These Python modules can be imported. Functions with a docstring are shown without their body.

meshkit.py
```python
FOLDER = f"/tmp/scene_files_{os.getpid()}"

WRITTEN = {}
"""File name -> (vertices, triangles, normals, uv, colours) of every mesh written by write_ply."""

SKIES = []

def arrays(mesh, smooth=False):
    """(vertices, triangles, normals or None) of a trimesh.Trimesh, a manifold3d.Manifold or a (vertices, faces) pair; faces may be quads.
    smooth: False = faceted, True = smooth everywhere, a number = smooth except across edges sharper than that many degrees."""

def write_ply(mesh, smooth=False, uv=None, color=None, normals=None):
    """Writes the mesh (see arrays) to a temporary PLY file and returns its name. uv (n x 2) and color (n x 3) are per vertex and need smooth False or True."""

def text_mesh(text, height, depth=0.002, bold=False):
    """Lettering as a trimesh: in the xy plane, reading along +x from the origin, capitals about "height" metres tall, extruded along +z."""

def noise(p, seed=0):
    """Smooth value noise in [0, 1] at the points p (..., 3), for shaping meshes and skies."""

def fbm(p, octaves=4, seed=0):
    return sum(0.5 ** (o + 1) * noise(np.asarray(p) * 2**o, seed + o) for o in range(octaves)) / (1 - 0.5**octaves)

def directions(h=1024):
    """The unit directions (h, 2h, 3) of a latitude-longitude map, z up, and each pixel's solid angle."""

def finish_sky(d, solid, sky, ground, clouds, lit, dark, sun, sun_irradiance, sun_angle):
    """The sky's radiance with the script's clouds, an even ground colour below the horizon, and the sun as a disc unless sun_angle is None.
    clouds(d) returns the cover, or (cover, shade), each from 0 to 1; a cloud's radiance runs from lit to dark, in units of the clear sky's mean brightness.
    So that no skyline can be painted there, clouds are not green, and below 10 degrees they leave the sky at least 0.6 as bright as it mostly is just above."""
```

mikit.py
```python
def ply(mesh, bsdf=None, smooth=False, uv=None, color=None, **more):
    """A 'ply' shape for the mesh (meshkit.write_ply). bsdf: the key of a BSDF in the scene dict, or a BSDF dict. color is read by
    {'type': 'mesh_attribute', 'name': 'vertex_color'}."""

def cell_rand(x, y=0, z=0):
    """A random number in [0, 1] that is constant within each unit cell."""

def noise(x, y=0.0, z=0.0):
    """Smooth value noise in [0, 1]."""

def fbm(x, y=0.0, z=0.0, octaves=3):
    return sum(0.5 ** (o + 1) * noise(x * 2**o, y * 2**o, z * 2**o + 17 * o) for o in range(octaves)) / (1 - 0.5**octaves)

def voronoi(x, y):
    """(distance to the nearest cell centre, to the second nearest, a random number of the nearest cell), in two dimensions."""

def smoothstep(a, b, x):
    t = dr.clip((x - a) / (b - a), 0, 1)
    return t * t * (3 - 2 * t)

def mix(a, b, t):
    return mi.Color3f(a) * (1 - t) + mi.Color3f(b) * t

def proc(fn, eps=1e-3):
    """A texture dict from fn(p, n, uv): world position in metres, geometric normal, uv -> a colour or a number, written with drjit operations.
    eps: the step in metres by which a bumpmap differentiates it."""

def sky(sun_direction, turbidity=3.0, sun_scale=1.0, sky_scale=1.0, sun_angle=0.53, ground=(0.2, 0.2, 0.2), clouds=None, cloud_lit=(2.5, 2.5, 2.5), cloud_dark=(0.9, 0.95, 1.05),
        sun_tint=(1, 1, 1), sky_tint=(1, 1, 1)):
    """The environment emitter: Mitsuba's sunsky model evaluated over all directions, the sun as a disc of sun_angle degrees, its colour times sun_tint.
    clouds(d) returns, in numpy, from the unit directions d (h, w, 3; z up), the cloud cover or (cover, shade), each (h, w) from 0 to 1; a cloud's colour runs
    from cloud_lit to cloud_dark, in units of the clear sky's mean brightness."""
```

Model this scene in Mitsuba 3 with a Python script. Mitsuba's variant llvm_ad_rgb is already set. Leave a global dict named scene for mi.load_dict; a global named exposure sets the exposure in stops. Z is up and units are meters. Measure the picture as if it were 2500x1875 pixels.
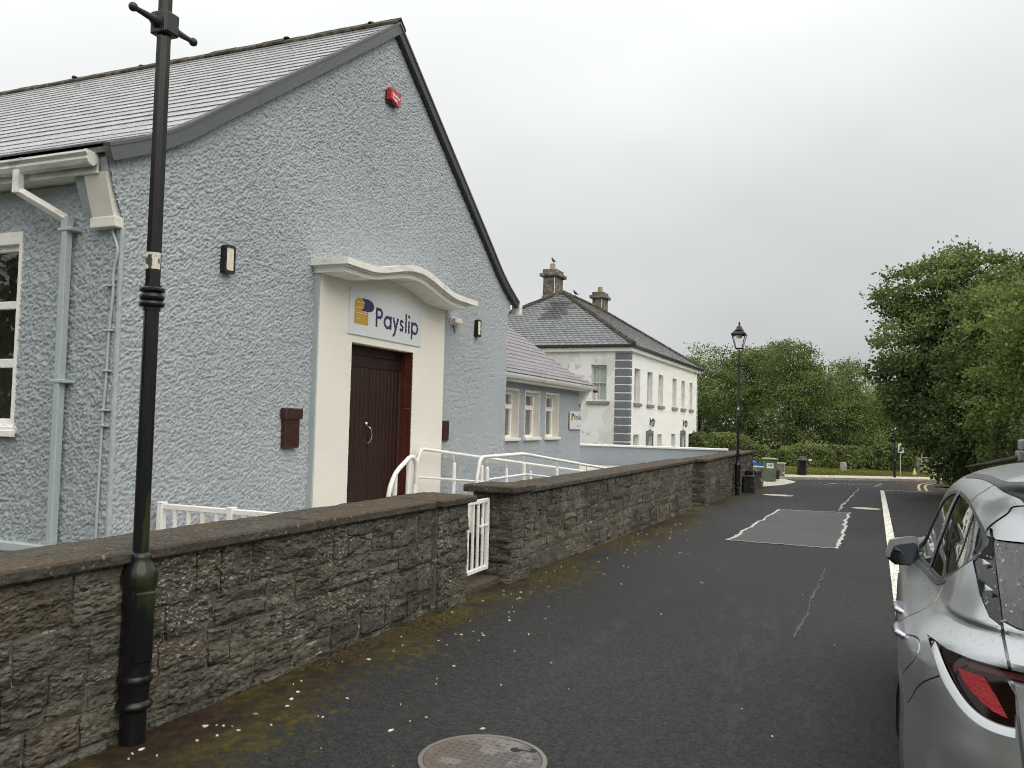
import math, random
import numpy as np, trimesh, shapely, shapely.affinity, shapely.geometry as sg
import mitsuba as mi, drjit as dr
import mikit, meshkit
from mikit import proc, noise, fbm, voronoi, cell_rand, smoothstep, mix
from manifold3d import Manifold, Mesh as MMesh, CrossSection
from scipy.interpolate import PchipInterpolator, CubicSpline

scene, labels = {}, {}
T = mi.ScalarTransform4f

# ---------------------------------------------------------------- camera
YAW, PITCH, ROLL, EYE = math.radians(22.33), math.radians(2.60), math.radians(1.46), 1.75
_f = np.array([-math.sin(YAW) * math.cos(PITCH), math.cos(YAW) * math.cos(PITCH), math.sin(PITCH)])
_r = np.array([math.cos(YAW), math.sin(YAW), 0.0])
_u = np.cross(_r, _f)
_up = -math.sin(ROLL) * _r + math.cos(ROLL) * _u
scene['camera'] = {'type': 'perspective', 'fov_axis': 'x', 'fov': math.degrees(2 * math.atan(1250 / 2015)),
                   'near_clip': 0.05, 'far_clip': 3000.0,
                   'to_world': T().look_at(origin=[0, 0, EYE], target=[float(v) for v in np.array([0, 0, EYE]) + _f], up=[float(v) for v in _up])}

# ---------------------------------------------------------------- sky: an even, bright overcast, brighter towards the zenith
def overcast(d):
    el = np.clip(d[..., 2], 0, 1)
    n = meshkit.fbm(d * np.array([2.2, 2.2, 4.0]) + 5.0, 4, seed=3)
    shade = np.clip(1.02 - 1.0 * el ** 0.9 - 0.30 * (n - 0.5) + 0.10 * d[..., 0], 0, 1)
    return np.ones_like(el), shade

scene['sky'] = mikit.sky((0.62, -0.36, 0.70), turbidity=3.0, sun_scale=0.28, sun_angle=60.0, clouds=overcast,
                         cloud_lit=(3.4, 3.46, 3.45), cloud_dark=(1.06, 1.09, 1.09), sun_tint=(0.93, 1.0, 1.12), ground=(0.12, 0.12, 0.11))
exposure = 2.42

# ---------------------------------------------------------------- helpers
_count = {}

def numbered(k):
    n = _count.get(k, 0)
    _count[k] = n + 1
    return k if n == 0 else f'{k}_{n:03d}'

def cat(parts):
    """One mesh (vertices, triangles) of several."""
    V, F, o = [], [], 0
    for m in parts:
        if isinstance(m, (tuple, list)):
            v, f = np.asarray(m[0], float), np.asarray(m[1], int)
            if f.shape[1] == 4:
                f = np.vstack([f[:, [0, 1, 2]], f[:, [0, 2, 3]]])
        elif hasattr(m, 'to_mesh'):
            q = m.to_mesh(); v, f = np.asarray(q.vert_properties[:, :3], float), np.asarray(q.tri_verts, int)
        else:
            v, f = np.asarray(m.vertices, float), np.asarray(m.faces, int)
        V.append(v); F.append(f + o); o += len(v)
    return np.vstack(V), np.vstack(F)

def add(name, mesh, mat, parent=None, smooth=False, label=None, kind=None, **kw):
    if isinstance(mesh, list):
        mesh = cat(mesh)
    key = numbered((parent + '__' if parent else '') + name)
    scene[key] = mikit.ply(mesh, mat, smooth=smooth, **kw)
    if label or kind:
        labels[key] = {**({'label': label} if label else {}), **({'kind': kind} if kind else {})}
    return key

def thing(name, label, category, group=None):
    key = numbered(name)
    labels[key] = {'label': label, 'category': category}
    if group:
        labels[key]['group'] = group
    return key

def tag(key, label, category, group=None):
    labels[key] = {'label': label, 'category': category}
    if group:
        labels[key]['group'] = group

BV = np.array([[x, y, z] for x in (0, 1) for y in (0, 1) for z in (0, 1)], float)
BF = np.array([[0, 1, 3], [0, 3, 2], [4, 6, 7], [4, 7, 5], [0, 4, 5], [0, 5, 1], [2, 3, 7], [2, 7, 6], [0, 2, 6], [0, 6, 4], [1, 5, 7], [1, 7, 3]])

def box(x0, x1, y0, y1, z0, z1):
    return BV * [x1 - x0, y1 - y0, z1 - z0] + [x0, y0, z0], BF

_bev = {}

def bbox(x0, x1, y0, y1, z0, z1, b=0.006):
    """A box with chamfered edges."""
    s = np.array([x1 - x0, y1 - y0, z1 - z0]); b = min(b, 0.45 * s.min())
    P = []
    for sx in (0, 1):
        for sy in (0, 1):
            for sz in (0, 1):
                c = np.array([sx, sy, sz]); d = 1 - 2 * c
                for k in range(3):
                    o = np.full(3, b); o[k] = 0
                    P.append(c * s + d * o)
    P = np.array(P)
    if 'F' not in _bev:
        h = trimesh.convex.convex_hull(np.array([[*(np.array([sx, sy, sz]) * 1.0 + (1 - 2 * np.array([sx, sy, sz])) * np.where(np.arange(3) == k, 0, .1))] for sx in (0, 1) for sy in (0, 1) for sz in (0, 1) for k in range(3)]))
        ref = np.array([(np.array([sx, sy, sz]) * 1.0 + (1 - 2 * np.array([sx, sy, sz])) * np.where(np.arange(3) == k, 0, .1)) for sx in (0, 1) for sy in (0, 1) for sz in (0, 1) for k in range(3)])
        idx = np.array([np.argmin(((ref - v) ** 2).sum(1)) for v in h.vertices])
        _bev['F'] = idx[h.faces]
    return P + [x0, y0, z0], _bev['F']

def rot(mesh, axis, deg, about=(0, 0, 0)):
    v, f = cat([mesh]); R = trimesh.transformations.rotation_matrix(math.radians(deg), axis)[:3, :3]
    return (v - about) @ R.T + about, f

def move(mesh, d):
    v, f = cat([mesh]); return v + np.asarray(d, float), f

def frame_mesh(mesh, o, ex, ey, ez):
    """Mesh given in local axes placed at o."""
    v, f = cat([mesh]); return np.asarray(o) + v[:, :1] * np.asarray(ex) + v[:, 1:2] * np.asarray(ey) + v[:, 2:3] * np.asarray(ez), f

def extrude(poly, h0, h1):
    """Polygon(s) in (a, b) extruded from h0 to h1 along c: vertices (a, b, c)."""
    ps = [g for g in getattr(poly, 'geoms', [poly]) if g.area > 1e-9]
    m = trimesh.util.concatenate([trimesh.creation.extrude_polygon(p, h1 - h0, engine='earcut') for p in ps])
    return np.array(m.vertices) + [0, 0, h0], np.array(m.faces)

def in_yz(mesh):
    """(a, b, c) -> x = c, y = a, z = b."""
    v, f = mesh; return v[:, [2, 0, 1]], f

def in_xz(mesh):
    """(a, b, c) -> x = a, z = b, y = c."""
    v, f = mesh; return v[:, [0, 2, 1]], f[:, ::-1]

def tube(pts, r, n=10, closed=False, caps=True):
    p = np.asarray(pts, float); r = np.broadcast_to(np.asarray(r, float), (len(p),))
    t = np.gradient(p, axis=0); t /= np.linalg.norm(t, axis=1, keepdims=True)
    a = np.cross(t[0], [0, 0, 1.0] if abs(t[0][2]) < 0.9 else [1.0, 0, 0]); a /= np.linalg.norm(a)
    V = []
    ang = np.arange(n) * 2 * np.pi / n
    for i in range(len(p)):
        a = a - t[i] * (a @ t[i]); a /= np.linalg.norm(a); b = np.cross(t[i], a)
        V.append(p[i] + r[i] * (np.cos(ang)[:, None] * a + np.sin(ang)[:, None] * b))
    F = []
    for i in range(len(p) - 1):
        for j in range(n):
            k = (j + 1) % n
            F += [[i * n + j, i * n + k, (i + 1) * n + k], [i * n + j, (i + 1) * n + k, (i + 1) * n + j]]
    V = np.vstack(V)
    if caps:
        m = len(V); V = np.vstack([V, p[0], p[-1]]); e = (len(p) - 1) * n
        for j in range(n):
            k = (j + 1) % n
            F += [[m, k, j], [m + 1, e + j, e + k]]
    return V, np.array(F)

def bend(pts, r=0.12, n=6):
    """A polyline with rounded corners."""
    p = [np.asarray(q, float) for q in pts]; out = [p[0]]
    for a, b, c in zip(p, p[1:], p[2:]):
        d0, d1 = min(r, 0.45 * np.linalg.norm(a - b)), min(r, 0.45 * np.linalg.norm(c - b))
        s, e = b + (a - b) / np.linalg.norm(a - b) * d0, b + (c - b) / np.linalg.norm(c - b) * d1
        for t in np.linspace(0, 1, n):
            out.append((1 - t) ** 2 * s + 2 * t * (1 - t) * b + t * t * e)
    return np.array(out + [p[-1]])

def lathe(profile, n=24, at=(0, 0, 0), flat=False):
    """Profile [(radius, z)] turned about z."""
    p = np.asarray(profile, float); ang = (np.arange(n) + 0.5) * 2 * np.pi / n
    V = np.stack([p[:, None, 0] * np.cos(ang), p[:, None, 0] * np.sin(ang), np.broadcast_to(p[:, None, 1], (len(p), n))], -1).reshape(-1, 3) + np.asarray(at)
    F = []
    for i in range(len(p) - 1):
        for j in range(n):
            k = (j + 1) % n
            F += [[i * n + j, i * n + k, (i + 1) * n + k], [i * n + j, (i + 1) * n + k, (i + 1) * n + j]]
    return V, np.array(F)

def grid_mesh(P):
    """Points (h, w, 3) as a sheet."""
    h, w = P.shape[:2]; i, j = np.meshgrid(np.arange(h - 1), np.arange(w - 1), indexing='ij'); a = (i * w + j).ravel()
    F = np.vstack([np.stack([a, a + 1, a + w + 1], 1), np.stack([a, a + w + 1, a + w], 1)])
    return P.reshape(-1, 3), F

def subdivide(mesh, edge):
    v, f = cat([mesh]); v, f = trimesh.remesh.subdivide_to_size(v, f, edge, max_iter=12)
    m = trimesh.Trimesh(v, f, process=False); m.merge_vertices(); return np.array(m.vertices), np.array(m.faces)

def roughen(mesh, edge, amp, scale, seed=0):
    """Subdivided and displaced along its normals by noise."""
    v, f = subdivide(mesh, edge); m = trimesh.Trimesh(v, f, process=False); n = np.array(m.vertex_normals)
    d = (meshkit.fbm(v * scale, 3, seed) - 0.5) * 2 * amp
    return v + n * d[:, None], f

# ---------------------------------------------------------------- road profile (z along the lane, which falls away from the camera)
_PR = PchipInterpolator([-60, 3, 10, 18, 25, 31, 36, 41, 60, 400], [0, 0, -.035, -.135, -.255, -.40, -.56, -.74, -.80, -.80])
def road_z(y): return _PR(np.asarray(y, float))
# ---------------------------------------------------------------- materials
def rgb(*c): return {'type': 'rgb', 'value': list(map(float, c))}
def two(b): return {'type': 'twosided', 'bsdf': b}
def pr(color, rough=0.6, **kw):
    return {'type': 'principled', 'base_color': color if isinstance(color, dict) else rgb(*color), 'roughness': rough, **kw}
def bump(fn, scale, bsdf, eps=1e-3): return {'type': 'bumpmap', 'tex': proc(fn, eps), 'scale': float(scale), 'bsdf': bsdf}
def mat(name, b, twosided=True): scene['mat_' + name] = two(b) if twosided else b; return 'mat_' + name

def roughcast_color(a, b):
    def fn(p, n, uv):
        g = fbm(p.x * 40, p.y * 40, p.z * 40, 2)
        s = fbm(p.x * 0.9 + 3, p.y * 0.9, p.z * 0.7, 3)
        c = mix(a, b, dr.clip(0.5 + 0.9 * (g - 0.5) + 0.7 * (s - 0.5), 0, 1))
        warm = smoothstep(0.66, 0.78, fbm(p.x * 1.7 + 31, p.y * 1.7, p.z * 1.2 + 9, 3))
        return c * (1 - 0.25 * warm) + mi.Color3f(0.36, 0.33, 0.30) * 0.25 * warm
    return fn
M_ROUGH = mat('roughcast', pr(proc(roughcast_color((0.298, 0.338, 0.372), (0.415, 0.462, 0.500))), 0.75, specular=0.3))
M_ROUGH2 = mat('roughcast_low', bump(lambda p, n, uv: fbm(p.x * 45, p.y * 45, p.z * 45, 2), 0.006, pr(proc(roughcast_color((0.27, 0.305, 0.345), (0.365, 0.408, 0.455))), 0.75, specular=0.3)))

def white_base(p): return mix((0.71, 0.735, 0.73), (0.77, 0.79, 0.785), fbm(p.x * 2, p.y * 2, p.z * 2, 3))
def weathered_white(p, n, uv):
    st = fbm(p.x * 1.6 + 7, p.y * 1.6, p.z * 0.9, 4)
    gr = fbm(p.x * 9, p.y * 9, p.z * 5, 3)
    base = mix(white_base(p), (0.47, 0.46, 0.43), 0.40 * smoothstep(0.50, 0.62, 0.72 * st + 0.28 * gr))
    pk = smoothstep(0.60, 0.63, fbm(p.x * 5 + 1.5, p.y * 5, p.z * 4, 3)) * smoothstep(0.50, 0.58, fbm(p.x * 0.9 + 11, p.y, p.z * 0.8, 2))
    return mix(base, (0.40, 0.37, 0.33), 0.55 * pk)
_wb = lambda p, n, uv: fbm(p.x * 18, p.y * 18, p.z * 18, 3)
M_WHITEWALL = mat('white_render', bump(_wb, 0.006, pr(proc(lambda p, n, uv: white_base(p)), 0.8, specular=0.3)))
M_WHITESTAIN = mat('stained_white_render', bump(_wb, 0.006, pr(proc(weathered_white), 0.8, specular=0.3)))
M_QUOIN = mat('quoin_grey', pr(proc(lambda p, n, uv: mix((0.115, 0.135, 0.145), (0.155, 0.172, 0.182), fbm(p.x * 7, p.y * 7, p.z * 7, 3))), 0.7))
M_SURROUND = mat('cream_render', bump(lambda p, n, uv: fbm(p.x * 120, p.y * 120, p.z * 120, 2), 0.0015, pr(proc(lambda p, n, uv: mix((0.70, 0.695, 0.645), (0.745, 0.74, 0.69), fbm(p.x * 3, p.y * 3, p.z * 2, 4))), 0.8)))
M_CANOPY = mat('canopy_paint', bump(lambda p, n, uv: fbm(p.x * 60, p.y * 60, p.z * 60, 2), 0.0012, pr(proc(lambda p, n, uv: mix((0.73, 0.735, 0.70), (0.58, 0.57, 0.53), smoothstep(0.50, 0.72, fbm(p.x * 6, p.y * 6, p.z * 14, 4)))), 0.65)))
M_WHITE = mat('white_paint', pr((0.78, 0.78, 0.765), 0.42))
M_PVC = mat('white_pvc', pr(proc(lambda p, n, uv: mix((0.74, 0.75, 0.74), (0.60, 0.60, 0.57), smoothstep(0.52, 0.75, fbm(p.x * 7, p.y * 7, p.z * 11, 3)))), 0.35))
M_GUTTER = mat('gutter_pvc', pr(proc(lambda p, n, uv: mix((0.62, 0.65, 0.65), (0.47, 0.48, 0.46), smoothstep(0.5, 0.74, fbm(p.x * 6, p.y * 6, p.z * 9, 3)))), 0.32))
M_PIPE = mat('pipe_grey', pr((0.37, 0.43, 0.45), 0.4))
M_DKGREY = mat('dark_grey_pvc', pr((0.088, 0.098, 0.106), 0.42))
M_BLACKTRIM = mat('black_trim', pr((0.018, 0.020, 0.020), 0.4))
M_INSIDE = mat('rubber_seal', pr((0.015, 0.015, 0.015), 0.8)); M_ROOM = mat('room_plaster', pr((0.34, 0.33, 0.31), 0.9))

def slate_bsdf(a, b, rough, moss=0.0, wet=0.0):
    def col(p, n, uv):
        c = mix(a, b, fbm(p.x * 5, p.y * 5, p.z * 5, 3))
        sp = smoothstep(0.60, 0.68, fbm(p.x * 38, p.y * 38, p.z * 38, 2))
        return mix(c, (0.30, 0.30, 0.27), moss * sp)
    return pr(proc(col), rough, specular=0.6, clearcoat=wet, clearcoat_gloss=0.9)
M_SLATE = [mat(f'slate_{i}', slate_bsdf(a, b, r, 0.45, 1.0)) for i, (a, b, r) in enumerate([((0.14, 0.136, 0.148), (0.20, 0.196, 0.207), 0.24), ((0.165, 0.158, 0.172), (0.23, 0.222, 0.235), 0.30), ((0.125, 0.123, 0.134), (0.18, 0.177, 0.188), 0.20)])]
M_SLATE_PURPLE = mat('slate_purple', slate_bsdf((0.125, 0.115, 0.128), (0.185, 0.172, 0.185), 0.42, 0.15))
M_SLATE_BLUE = [mat(f'slate_blue_{i}', slate_bsdf(a, b, 0.42, 0.12)) for i, (a, b) in enumerate([((0.105, 0.118, 0.125), (0.15, 0.16, 0.168)), ((0.13, 0.142, 0.148), (0.175, 0.187, 0.192))])]
M_SOOT = mat('slate_sooty', slate_bsdf((0.035, 0.037, 0.038), (0.075, 0.08, 0.082), 0.5, 0.05))
M_RIDGE = mat('ridge_mortar', bump(lambda p, n, uv: fbm(p.x * 30, p.y * 30, p.z * 30, 3), 0.012, pr(proc(lambda p, n, uv: mix((0.035, 0.032, 0.023), (0.12, 0.11, 0.082), smoothstep(0.40, 0.80, fbm(p.x * 11, p.y * 11, p.z * 11, 3)))), 0.85)))
M_CHIMNEY = mat('chimney_render', bump(lambda p, n, uv: fbm(p.x * 22, p.y * 22, p.z * 22, 3), 0.01, pr(proc(lambda p, n, uv: mix((0.085, 0.080, 0.066), (0.235, 0.22, 0.185), smoothstep(0.30, 0.78, fbm(p.x * 5, p.y * 5, p.z * 5, 4)))), 0.85)))
M_POT = mat('chimney_pot', pr((0.42, 0.30, 0.19), 0.8))
M_POT2 = mat('chimney_pot_mossy', pr((0.28, 0.26, 0.15), 0.85))

# stone: grey-brown sandstone and limestone with pale lichen, tone varied between stones
def stone_bsdf(a, b, lich, rough=0.85):
    def col(p, n, uv):
        f1 = fbm(p.x * 7, p.y * 7, p.z * 10, 4)
        f2 = fbm(p.x * 48, p.y * 48, p.z * 60, 3)
        c = mix(a, b, dr.clip(0.75 * f1 + 1.5 * (f2 - 0.5) + 0.08, 0, 1))
        patch = smoothstep(0.46, 0.66, fbm(p.x * 1.9 + 4, p.y * 1.9, p.z * 2.7, 3))
        sp = smoothstep(0.60, 0.70, fbm(p.x * 55 + 9, p.y * 55, p.z * 75, 3)) * patch
        c = mix(c, (0.36, 0.355, 0.32), lich * sp)
        stain = smoothstep(0.52, 0.70, fbm(p.x * 1.5 + 40, p.y * 1.5, p.z * 1.1, 4))
        c = mix(c, mi.Color3f(0.030, 0.028, 0.022), 0.45 * stain)
        crk = smoothstep(0.62, 0.68, fbm(p.x * 13 + 70, p.y * 13, p.z * 52, 3))
        return mix(c, (0.014, 0.013, 0.010), 0.85 * crk)
    return bump(lambda p, n, uv: fbm(p.x * 16, p.y * 16, p.z * 34, 4) + 0.6 * fbm(p.x * 60, p.y * 60, p.z * 80, 2), 0.024, pr(proc(col), rough, specular=0.25), 2e-3)
M_STONE = [mat(f'stone_{i}', stone_bsdf(a, b, l)) for i, (a, b, l) in enumerate([
    ((0.034, 0.032, 0.025), (0.150, 0.142, 0.117), 0.9), ((0.030, 0.029, 0.024), (0.132, 0.129, 0.112), 0.8),
    ((0.042, 0.040, 0.031), (0.175, 0.167, 0.138), 0.95), ((0.038, 0.033, 0.024), (0.145, 0.130, 0.102), 0.6), ((0.035, 0.035, 0.030), (0.138, 0.137, 0.123), 0.7)])]
M_MORTAR = mat('mortar', bump(lambda p, n, uv: fbm(p.x * 40, p.y * 40, p.z * 40, 3), 0.012, pr(proc(lambda p, n, uv: mix(mix((0.045, 0.042, 0.034), (0.150, 0.142, 0.118), fbm(p.x * 14, p.y * 14, p.z * 20, 4)), (0.36, 0.355, 0.32), 0.8 * smoothstep(0.58, 0.66, 0.5 * fbm(p.x * 4 + 2, p.y * 4, p.z * 6, 3) + 0.5 * fbm(p.x * 34, p.y * 34, p.z * 34, 3)))), 0.9), 2e-3))
def coping_color(p, n, uv):
    g = fbm(p.x * 60, p.y * 60, p.z * 60, 2)
    c = mix((0.022, 0.019, 0.014), (0.074, 0.064, 0.050), dr.clip(0.7 * fbm(p.x * 8, p.y * 8, p.z * 8, 4) + 1.3 * (g - 0.5) + 0.12, 0, 1))
    mossy = smoothstep(0.46, 0.66, fbm(p.x * 2.3, p.y * 1.4 + 3, p.z * 2, 4)) * smoothstep(0.4, 0.9, n.z)
    c = mix(c, mi.Color3f(0.058, 0.040, 0.022) * (0.6 + 0.8 * g), 0.75 * mossy)
    sp = smoothstep(0.72, 0.76, fbm(p.x * 34, p.y * 34, p.z * 34, 2))
    return mix(c, (0.24, 0.23, 0.20), 0.5 * sp)
M_COPING = mat('coping', bump(lambda p, n, uv: fbm(p.x * 45, p.y * 45, p.z * 45, 3), 0.008, pr(proc(coping_color), 0.85)))
M_PILLAR = mat('rendered_pillar', bump(lambda p, n, uv: fbm(p.x * 30, p.y * 30, p.z * 30, 3), 0.006, pr(proc(lambda p, n, uv: mix((0.13, 0.122, 0.105), (0.23, 0.218, 0.19), fbm(p.x * 4, p.y * 4, p.z * 5, 4))), 0.85)))
M_PILLARCAP = mat('pillar_cap', pr(proc(lambda p, n, uv: mix((0.24, 0.23, 0.18), (0.36, 0.35, 0.28), fbm(p.x * 9, p.y * 9, p.z * 9, 3))), 0.85))

def asphalt(p, n, uv):
    g = fbm(p.x * 160, p.y * 160, 0.0, 2)
    agg = cell_rand(p.x * 95, p.y * 95, 3.0)
    s = fbm(p.x * 0.7 + 9, p.y * 0.35, 0.0, 4)
    c = mix((0.013, 0.0137, 0.0142), (0.036, 0.0368, 0.0372), dr.clip(0.1 + 0.6 * s + 0.6 * (g - 0.4), 0, 1))
    big = fbm(p.x * 46, p.y * 46, 2.0, 2)
    c = c * (0.45 + 0.75 * agg * agg + 0.8 * big)
    # rubbed pale streaks along the wheel lines
    tr = smoothstep(0.62, 0.80, fbm(p.x * 3.2 + 2, p.y * 0.28, 0.0, 4)) * smoothstep(0.45, 0.6, fbm(p.x * 22, p.y * 9, 0.0, 3))
    c = mix(c, (0.060, 0.060, 0.058), 0.30 * tr)
    # moss and leaf mould in ragged drifts beside the wall, yellow-green and rust brown
    d = p.x + 3.60 - 0.016 * (p.y - 4.0)
    rag = fbm(p.x * 1.7 + 5, p.y * 0.55, 0.0, 4)
    fine = fbm(p.x * 19, p.y * 19, 0.0, 3)
    m = smoothstep(0.46, 0.60, 0.50 * rag + 0.50 * fine + 0.19 - 0.40 * dr.maximum(d - 0.10, 0)) * smoothstep(1.5, 1.2, d + 0.6 * (rag - 0.5)) * smoothstep(-0.5, 0.0, d)
    green = smoothstep(0.40, 0.62, fbm(p.x * 2.3 + 20, p.y * 1.1, 0.0, 4))
    mc = mix((0.030, 0.017, 0.008), (0.050, 0.040, 0.007), green) * (0.30 + 1.4 * fine * fine + 0.4 * cell_rand(p.x * 120, p.y * 120, 5.0))
    c = mix(c, mc, 0.80 * m)
    # brown leaf mould under the hedge on the right, past the parking bay
    r = smoothstep(0.44, 0.60, 0.55 * fbm(p.x * 1.3 + 50, p.y * 0.5, 0.0, 4) + 0.3 * fine + 0.35 * smoothstep(1.9, 3.2, p.x)) * smoothstep(1.4, 2.6, p.x + rag - 0.5)
    return mix(c, mi.Color3f(0.060, 0.042, 0.026) * (0.5 + fine), 0.8 * r)
M_ASPHALT = mat('asphalt', bump(lambda p, n, uv: fbm(p.x * 120, p.y * 120, 0.0, 2) + 0.9 * fbm(p.x * 45, p.y * 45, 0.0, 2), 0.008, pr(proc(asphalt), 0.58, specular=0.20)))
M_PATCH = mat('asphalt_patch', bump(lambda p, n, uv: fbm(p.x * 130, p.y * 130, 0.0, 2), 0.004, pr(proc(lambda p, n, uv: mix((0.022, 0.023, 0.0235), (0.044, 0.0455, 0.046), dr.clip(0.2 + 0.6 * fbm(p.x * 1.5, p.y * 1.5, 0.0, 4) + 0.5 * (fbm(p.x * 120, p.y * 120, 0.0, 2) - 0.5), 0, 1))), 0.5)))
M_LINE = mat('road_paint', pr(proc(lambda p, n, uv: mix((0.62, 0.60, 0.53), (0.16, 0.155, 0.14), 0.75 * smoothstep(0.56, 0.66, fbm(p.x * 26, p.y * 26, 0.0, 4)))), 0.6))
M_WORNLINE = mat('worn_road_paint', pr(proc(lambda p, n, uv: mix((0.30, 0.295, 0.28), (0.07, 0.07, 0.068), smoothstep(0.42, 0.60, fbm(p.x * 9, p.y * 9, 0.0, 4)))), 0.6))
M_YELLOW = mat('yellow_road_paint', pr(proc(lambda p, n, uv: mix((0.42, 0.36, 0.20), (0.12, 0.11, 0.085), 0.8 * smoothstep(0.50, 0.62, fbm(p.x * 14, p.y * 14, 0.0, 4)))), 0.6))
M_SEALANT = mat('chalky_sealant', pr(proc(lambda p, n, uv: mix((0.46, 0.46, 0.44), (0.24, 0.24, 0.235), fbm(p.x * 20, p.y * 20, 0.0, 3))), 0.6))
M_CONCRETE = mat('concrete', bump(lambda p, n, uv: fbm(p.x * 50, p.y * 50, 0.0, 3), 0.003, pr(proc(lambda p, n, uv: mix((0.26, 0.25, 0.215), (0.40, 0.385, 0.335), fbm(p.x * 1.6, p.y * 1.6, 0.0, 5))), 0.8)))
M_KERB = mat('kerb_concrete', pr(proc(lambda p, n, uv: mix((0.22, 0.21, 0.18), (0.34, 0.325, 0.28), fbm(p.x * 3, p.y * 3, p.z * 3, 4))), 0.8))
M_EARTH = mat('earth', pr(proc(lambda p, n, uv: mix((0.045, 0.040, 0.022), (0.075, 0.085, 0.030), fbm(p.x * 0.6, p.y * 0.6, 0.0, 4))), 0.95))
M_GRASSBASE = mat('turf', pr(proc(lambda p, n, uv: mix((0.085, 0.095, 0.026), (0.135, 0.130, 0.040), fbm(p.x * 1.5, p.y * 1.5, 0.0, 4))), 0.95))

M_BLACK = mat('black_paint', pr(proc(lambda p, n, uv: mix((0.006, 0.0065, 0.007), (0.018, 0.019, 0.020), fbm(p.x * 9, p.y * 9, p.z * 3, 3))), 0.24, specular=0.4))
def lamp_paint(p, n, uv):
    c = mix((0.004, 0.0045, 0.005), (0.012, 0.013, 0.014), fbm(p.x * 30, p.y * 30, p.z * 5, 3))
    alg = smoothstep(0.0, 0.010, p.x + 3.484 + 0.05 * (fbm(p.x * 9, p.y * 9, p.z * 3.5, 4) - 0.5)) * smoothstep(0.44, 0.58, fbm(p.x * 6 + 8, p.y * 6, p.z * 1.6, 4))
    return mix(c, (0.036, 0.044, 0.018), 0.75 * alg * smoothstep(0.9, 1.1, p.z + 0.5 * fbm(p.x * 9, p.y * 9, p.z * 3, 3)))
M_LAMPPAINT = mat('mossy_black_paint', pr(proc(lamp_paint), 0.22, specular=0.35))
M_STEELGREY = mat('faded_black_paint', pr((0.022, 0.025, 0.027), 0.4))
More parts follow.
